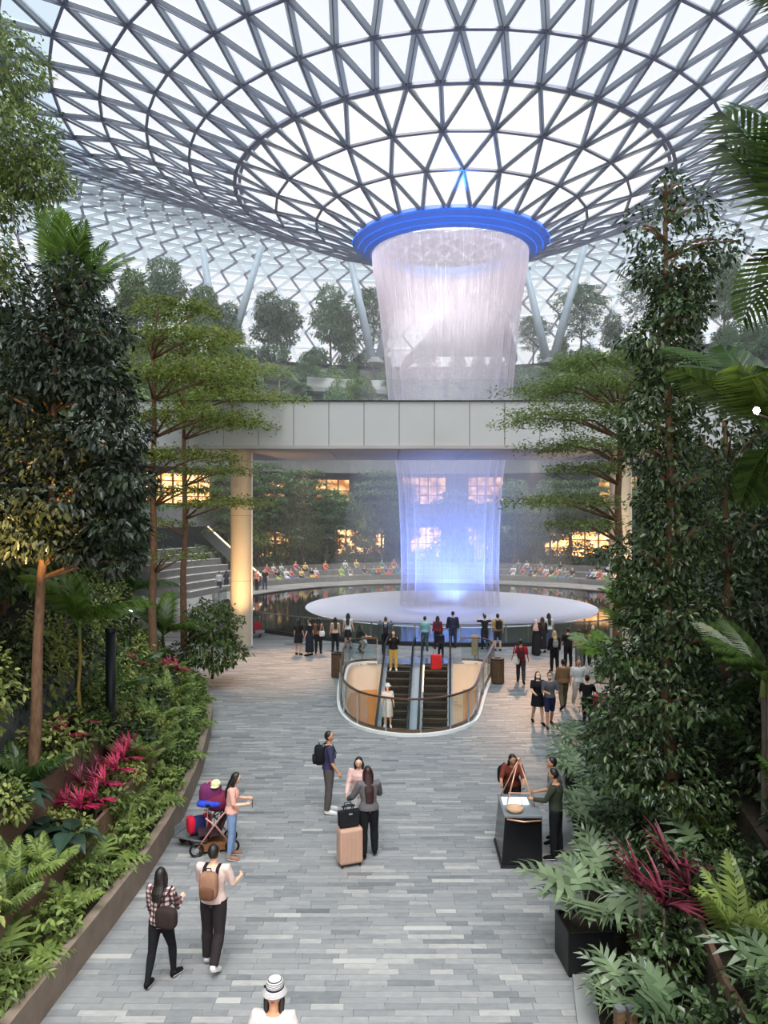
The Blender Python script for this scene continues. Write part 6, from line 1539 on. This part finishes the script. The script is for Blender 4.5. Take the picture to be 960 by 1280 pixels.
X4, Y4, _ = F_(322,796); luggage_trolley('luggage trolley parked behind the left bridge column', (X4,Y4,0), .5); suitcase('red suitcase on the trolley behind the column', (X4,Y4-.05,.235), .5, mat('red_case', G(190,36,58), .45, 0, .06, 3), (.44,.26,.5), .02)
# litter bins with timber slats
def bin_(label, x, y_):
    X, Y, _ = F_(x, y_); t = thing('litter_bin', label, 'bin', (X,Y,0), 0, 'timber litter bins')
    for k in range(18):
        a = 2*PI*k/18; mb = MB(); mb.box((.24*math.sin(a), .24*math.cos(a), .48), (.078,.02,.88), rz=-a); mb.build('slat', M_wood, t)
    mb = MB(); mb.rings([(0,0,.02,.22,.22),(0,0,.9,.22,.22)], 20); mb.build('liner', M_black, t)
    mb = MB(); mb.rings([(0,0,.92,.26,.26),(0,0,.97,.26,.26),(0,0,.97,.13,.13),(0,0,.93,.12,.12)], 24); mb.build('lid', M_dark, t); return t
bin_('round timber litter bin left of the escalator well', 422, 846); bin_('round timber litter bin right of the escalator well', 622, 854)
X, Y, _ = F_(289,814); t = thing('loudspeaker_box', 'upright black box standing at the foot of the left bridge column', 'box', (X,Y,0))
MB().box((0,0,.42),(.36,.3,.78)).build('housing', M_black, t, bevel=.03); MB().box((0,-.155,.42),(.3,.012,.66)).build('grille', M_dark, t); MB().box((0,0,.02),(.4,.34,.04)).build('foot_plate', M_dark, t)
t = thing('sign_stand', 'slim beige sign stand at the back right of the escalator well', 'sign', (4.0,33.75,0)); MB().box((0,0,.75),(.3,.05,.9)).build('sign_board', C('sign_beige',206,186,160), t); mb = MB(); mb.tube([(0,0,0),(0,0,.4)], .025, 8); mb.build('post', M_chrome, t); MB().box((0,0,.01),(.3,.25,.02)).build('base', M_chrome, t)
# kiosk with copper A-frame
kx, ky = 2.6, 14.35; kk = thing('kiosk_counter', 'black counter kiosk with a copper A-frame, lit screen and pale rim', 'kiosk', (kx,ky,0), -.03)
M_gloss = mat('gloss_black', G(16,16,18), .2, 0, .1, 3); M_copper = mat('copper_tube', G(226,170,140), .3, .6, .05, 4)
mb = MB(); mb.add([(-.40,0,.06),(.36,0,.06),(.36,1.15,.06),(-.40,1.15,.06),(-.33,.06,.92),(.36,.06,.92),(.36,1.1,.92),(-.33,1.1,.92)], ((0,3,2,1),(4,5,6,7),(0,1,5,4),(1,2,6,5),(2,3,7,6),(3,0,4,7))); mb.build('cabinet', M_gloss, kk, bevel=.01)
MB().box((-.02,.57,.03),(.8,1.2,.06)).build('plinth', M_dark, kk)
MB().box((.015,.58,.945),(.72,1.1,.05)).build('counter_top', mat('slate_top', G(120,126,132), .25, 0, .06, 2), kk, bevel=.008)
mb = MB(); mb.tube([(-.30,.03,.90),(.02,.015,.86),(.34,.03,.88)], .016, 8); mb.build('copper_trim', M_copper, kk, smooth=True)
MB().box((-.05,.72,.985),(.5,.34,.02)).build('lit_screen', mat('screen_glow', G(200,226,230), .2, 0, .2, 5, emit=(G(196,226,232), .55)), kk)
mb = MB(); apex = Vector((.06,1.0,1.72))
for a_ in ((-.24,.55,.96),(.30,.50,.96)): mb.tube([a_, apex], .016, 8)
mb.build('a_frame_leg', M_copper, kk, smooth=True); mb = MB(); mb.tube([(-.30,1.02,.96), apex, (.32,1.04,.96)], .014, 8); mb.build('a_frame_leg', M_copper, kk, smooth=True)
mb = MB(); mb.ell(apex,(.045,.045,.03),10,7); mb.build('apex_joint', M_copper, kk, smooth=True)
mb = MB(); mb.tube([(-.20,.56,1.20),(.22,.54,1.20)], .012, 8); mb.build('cross_bar', M_copper, kk)
t = thing('wooden_bowl', 'round pale wooden bowl on the front of the kiosk counter', 'bowl', (kx-.12,ky+.22,.972)); mb = MB(); mb.rings([(0,0,0,.10,.10),(0,0,.02,.14,.14),(0,0,.09,.165,.165),(0,0,.09,.15,.15),(0,0,.03,.10,.10)], 24); mb.build('bowl_shell', mat('pale_wood', G(206,170,136), .4, 0, .15, 5), t, smooth=True); mb = MB(); mb.tube([(-.16,0,.07),(-.1,0,.27),(.1,0,.27),(.16,0,.07)], .010, 8); mb.build('hoop_handle', M_white, t, smooth=True)
# box planter and bits in the right foreground
t = thing('box_planter', 'dark square box planter at the right kerb', 'planter', (2.95,11.35,0), .08)
for s, (cx_, cy_, w_, d_) in enumerate(((0,-.32,.66,.03),(0,.32,.66,.03),(-.32,0,.03,.62),(.32,0,.03,.62))): MB().box((cx_,cy_,.32),(w_,d_,.62)).build('side_panel', M_black, t)
MB().box((0,0,.55),(.62,.62,.06)).build('soil', M_soil, t)
philodendron('blue-green split-leaf plant growing in the dark box planter', (2.98,11.45,.6), 1.0, 13, 501)
for i, (x, y_, Y) in enumerate(((774,1228,9.0),(790,1240,9.0))):
    X = (x-480)/FPX*Y; g = ground(X,Y,'R'); o = thing('timber_post', ['short timber post at the front of the right bank','second timber post right beside the first'][i], 'post', (X,Y,g-.05)); MB().box((0,0,.4),(.10,.10,.8), rz=.3).build('post_shaft', M_wood, o, bevel=.01); MB().box((0,0,.81),(.11,.11,.03), rz=.3).build('post_cap', M_conc_dark, o)
o = thing('metal_rail', 'sloping grey metal rail at the bottom of the right bank', 'rail', (3.25,7.55,ground(3.25,7.55,'R'))); mb = MB(); mb.beam((0,.35,.55),(.25,-.5,.5), .12, .05); mb.build('rail_bar', M_dark, o)
for y_ in (.2,-.35):
    mb = MB(); mb.tube([(.08-.25*y_*.5,y_,-.1),(.08-.25*y_*.5,y_,.52)], .02, 6); mb.build('rail_post', M_dark, o)
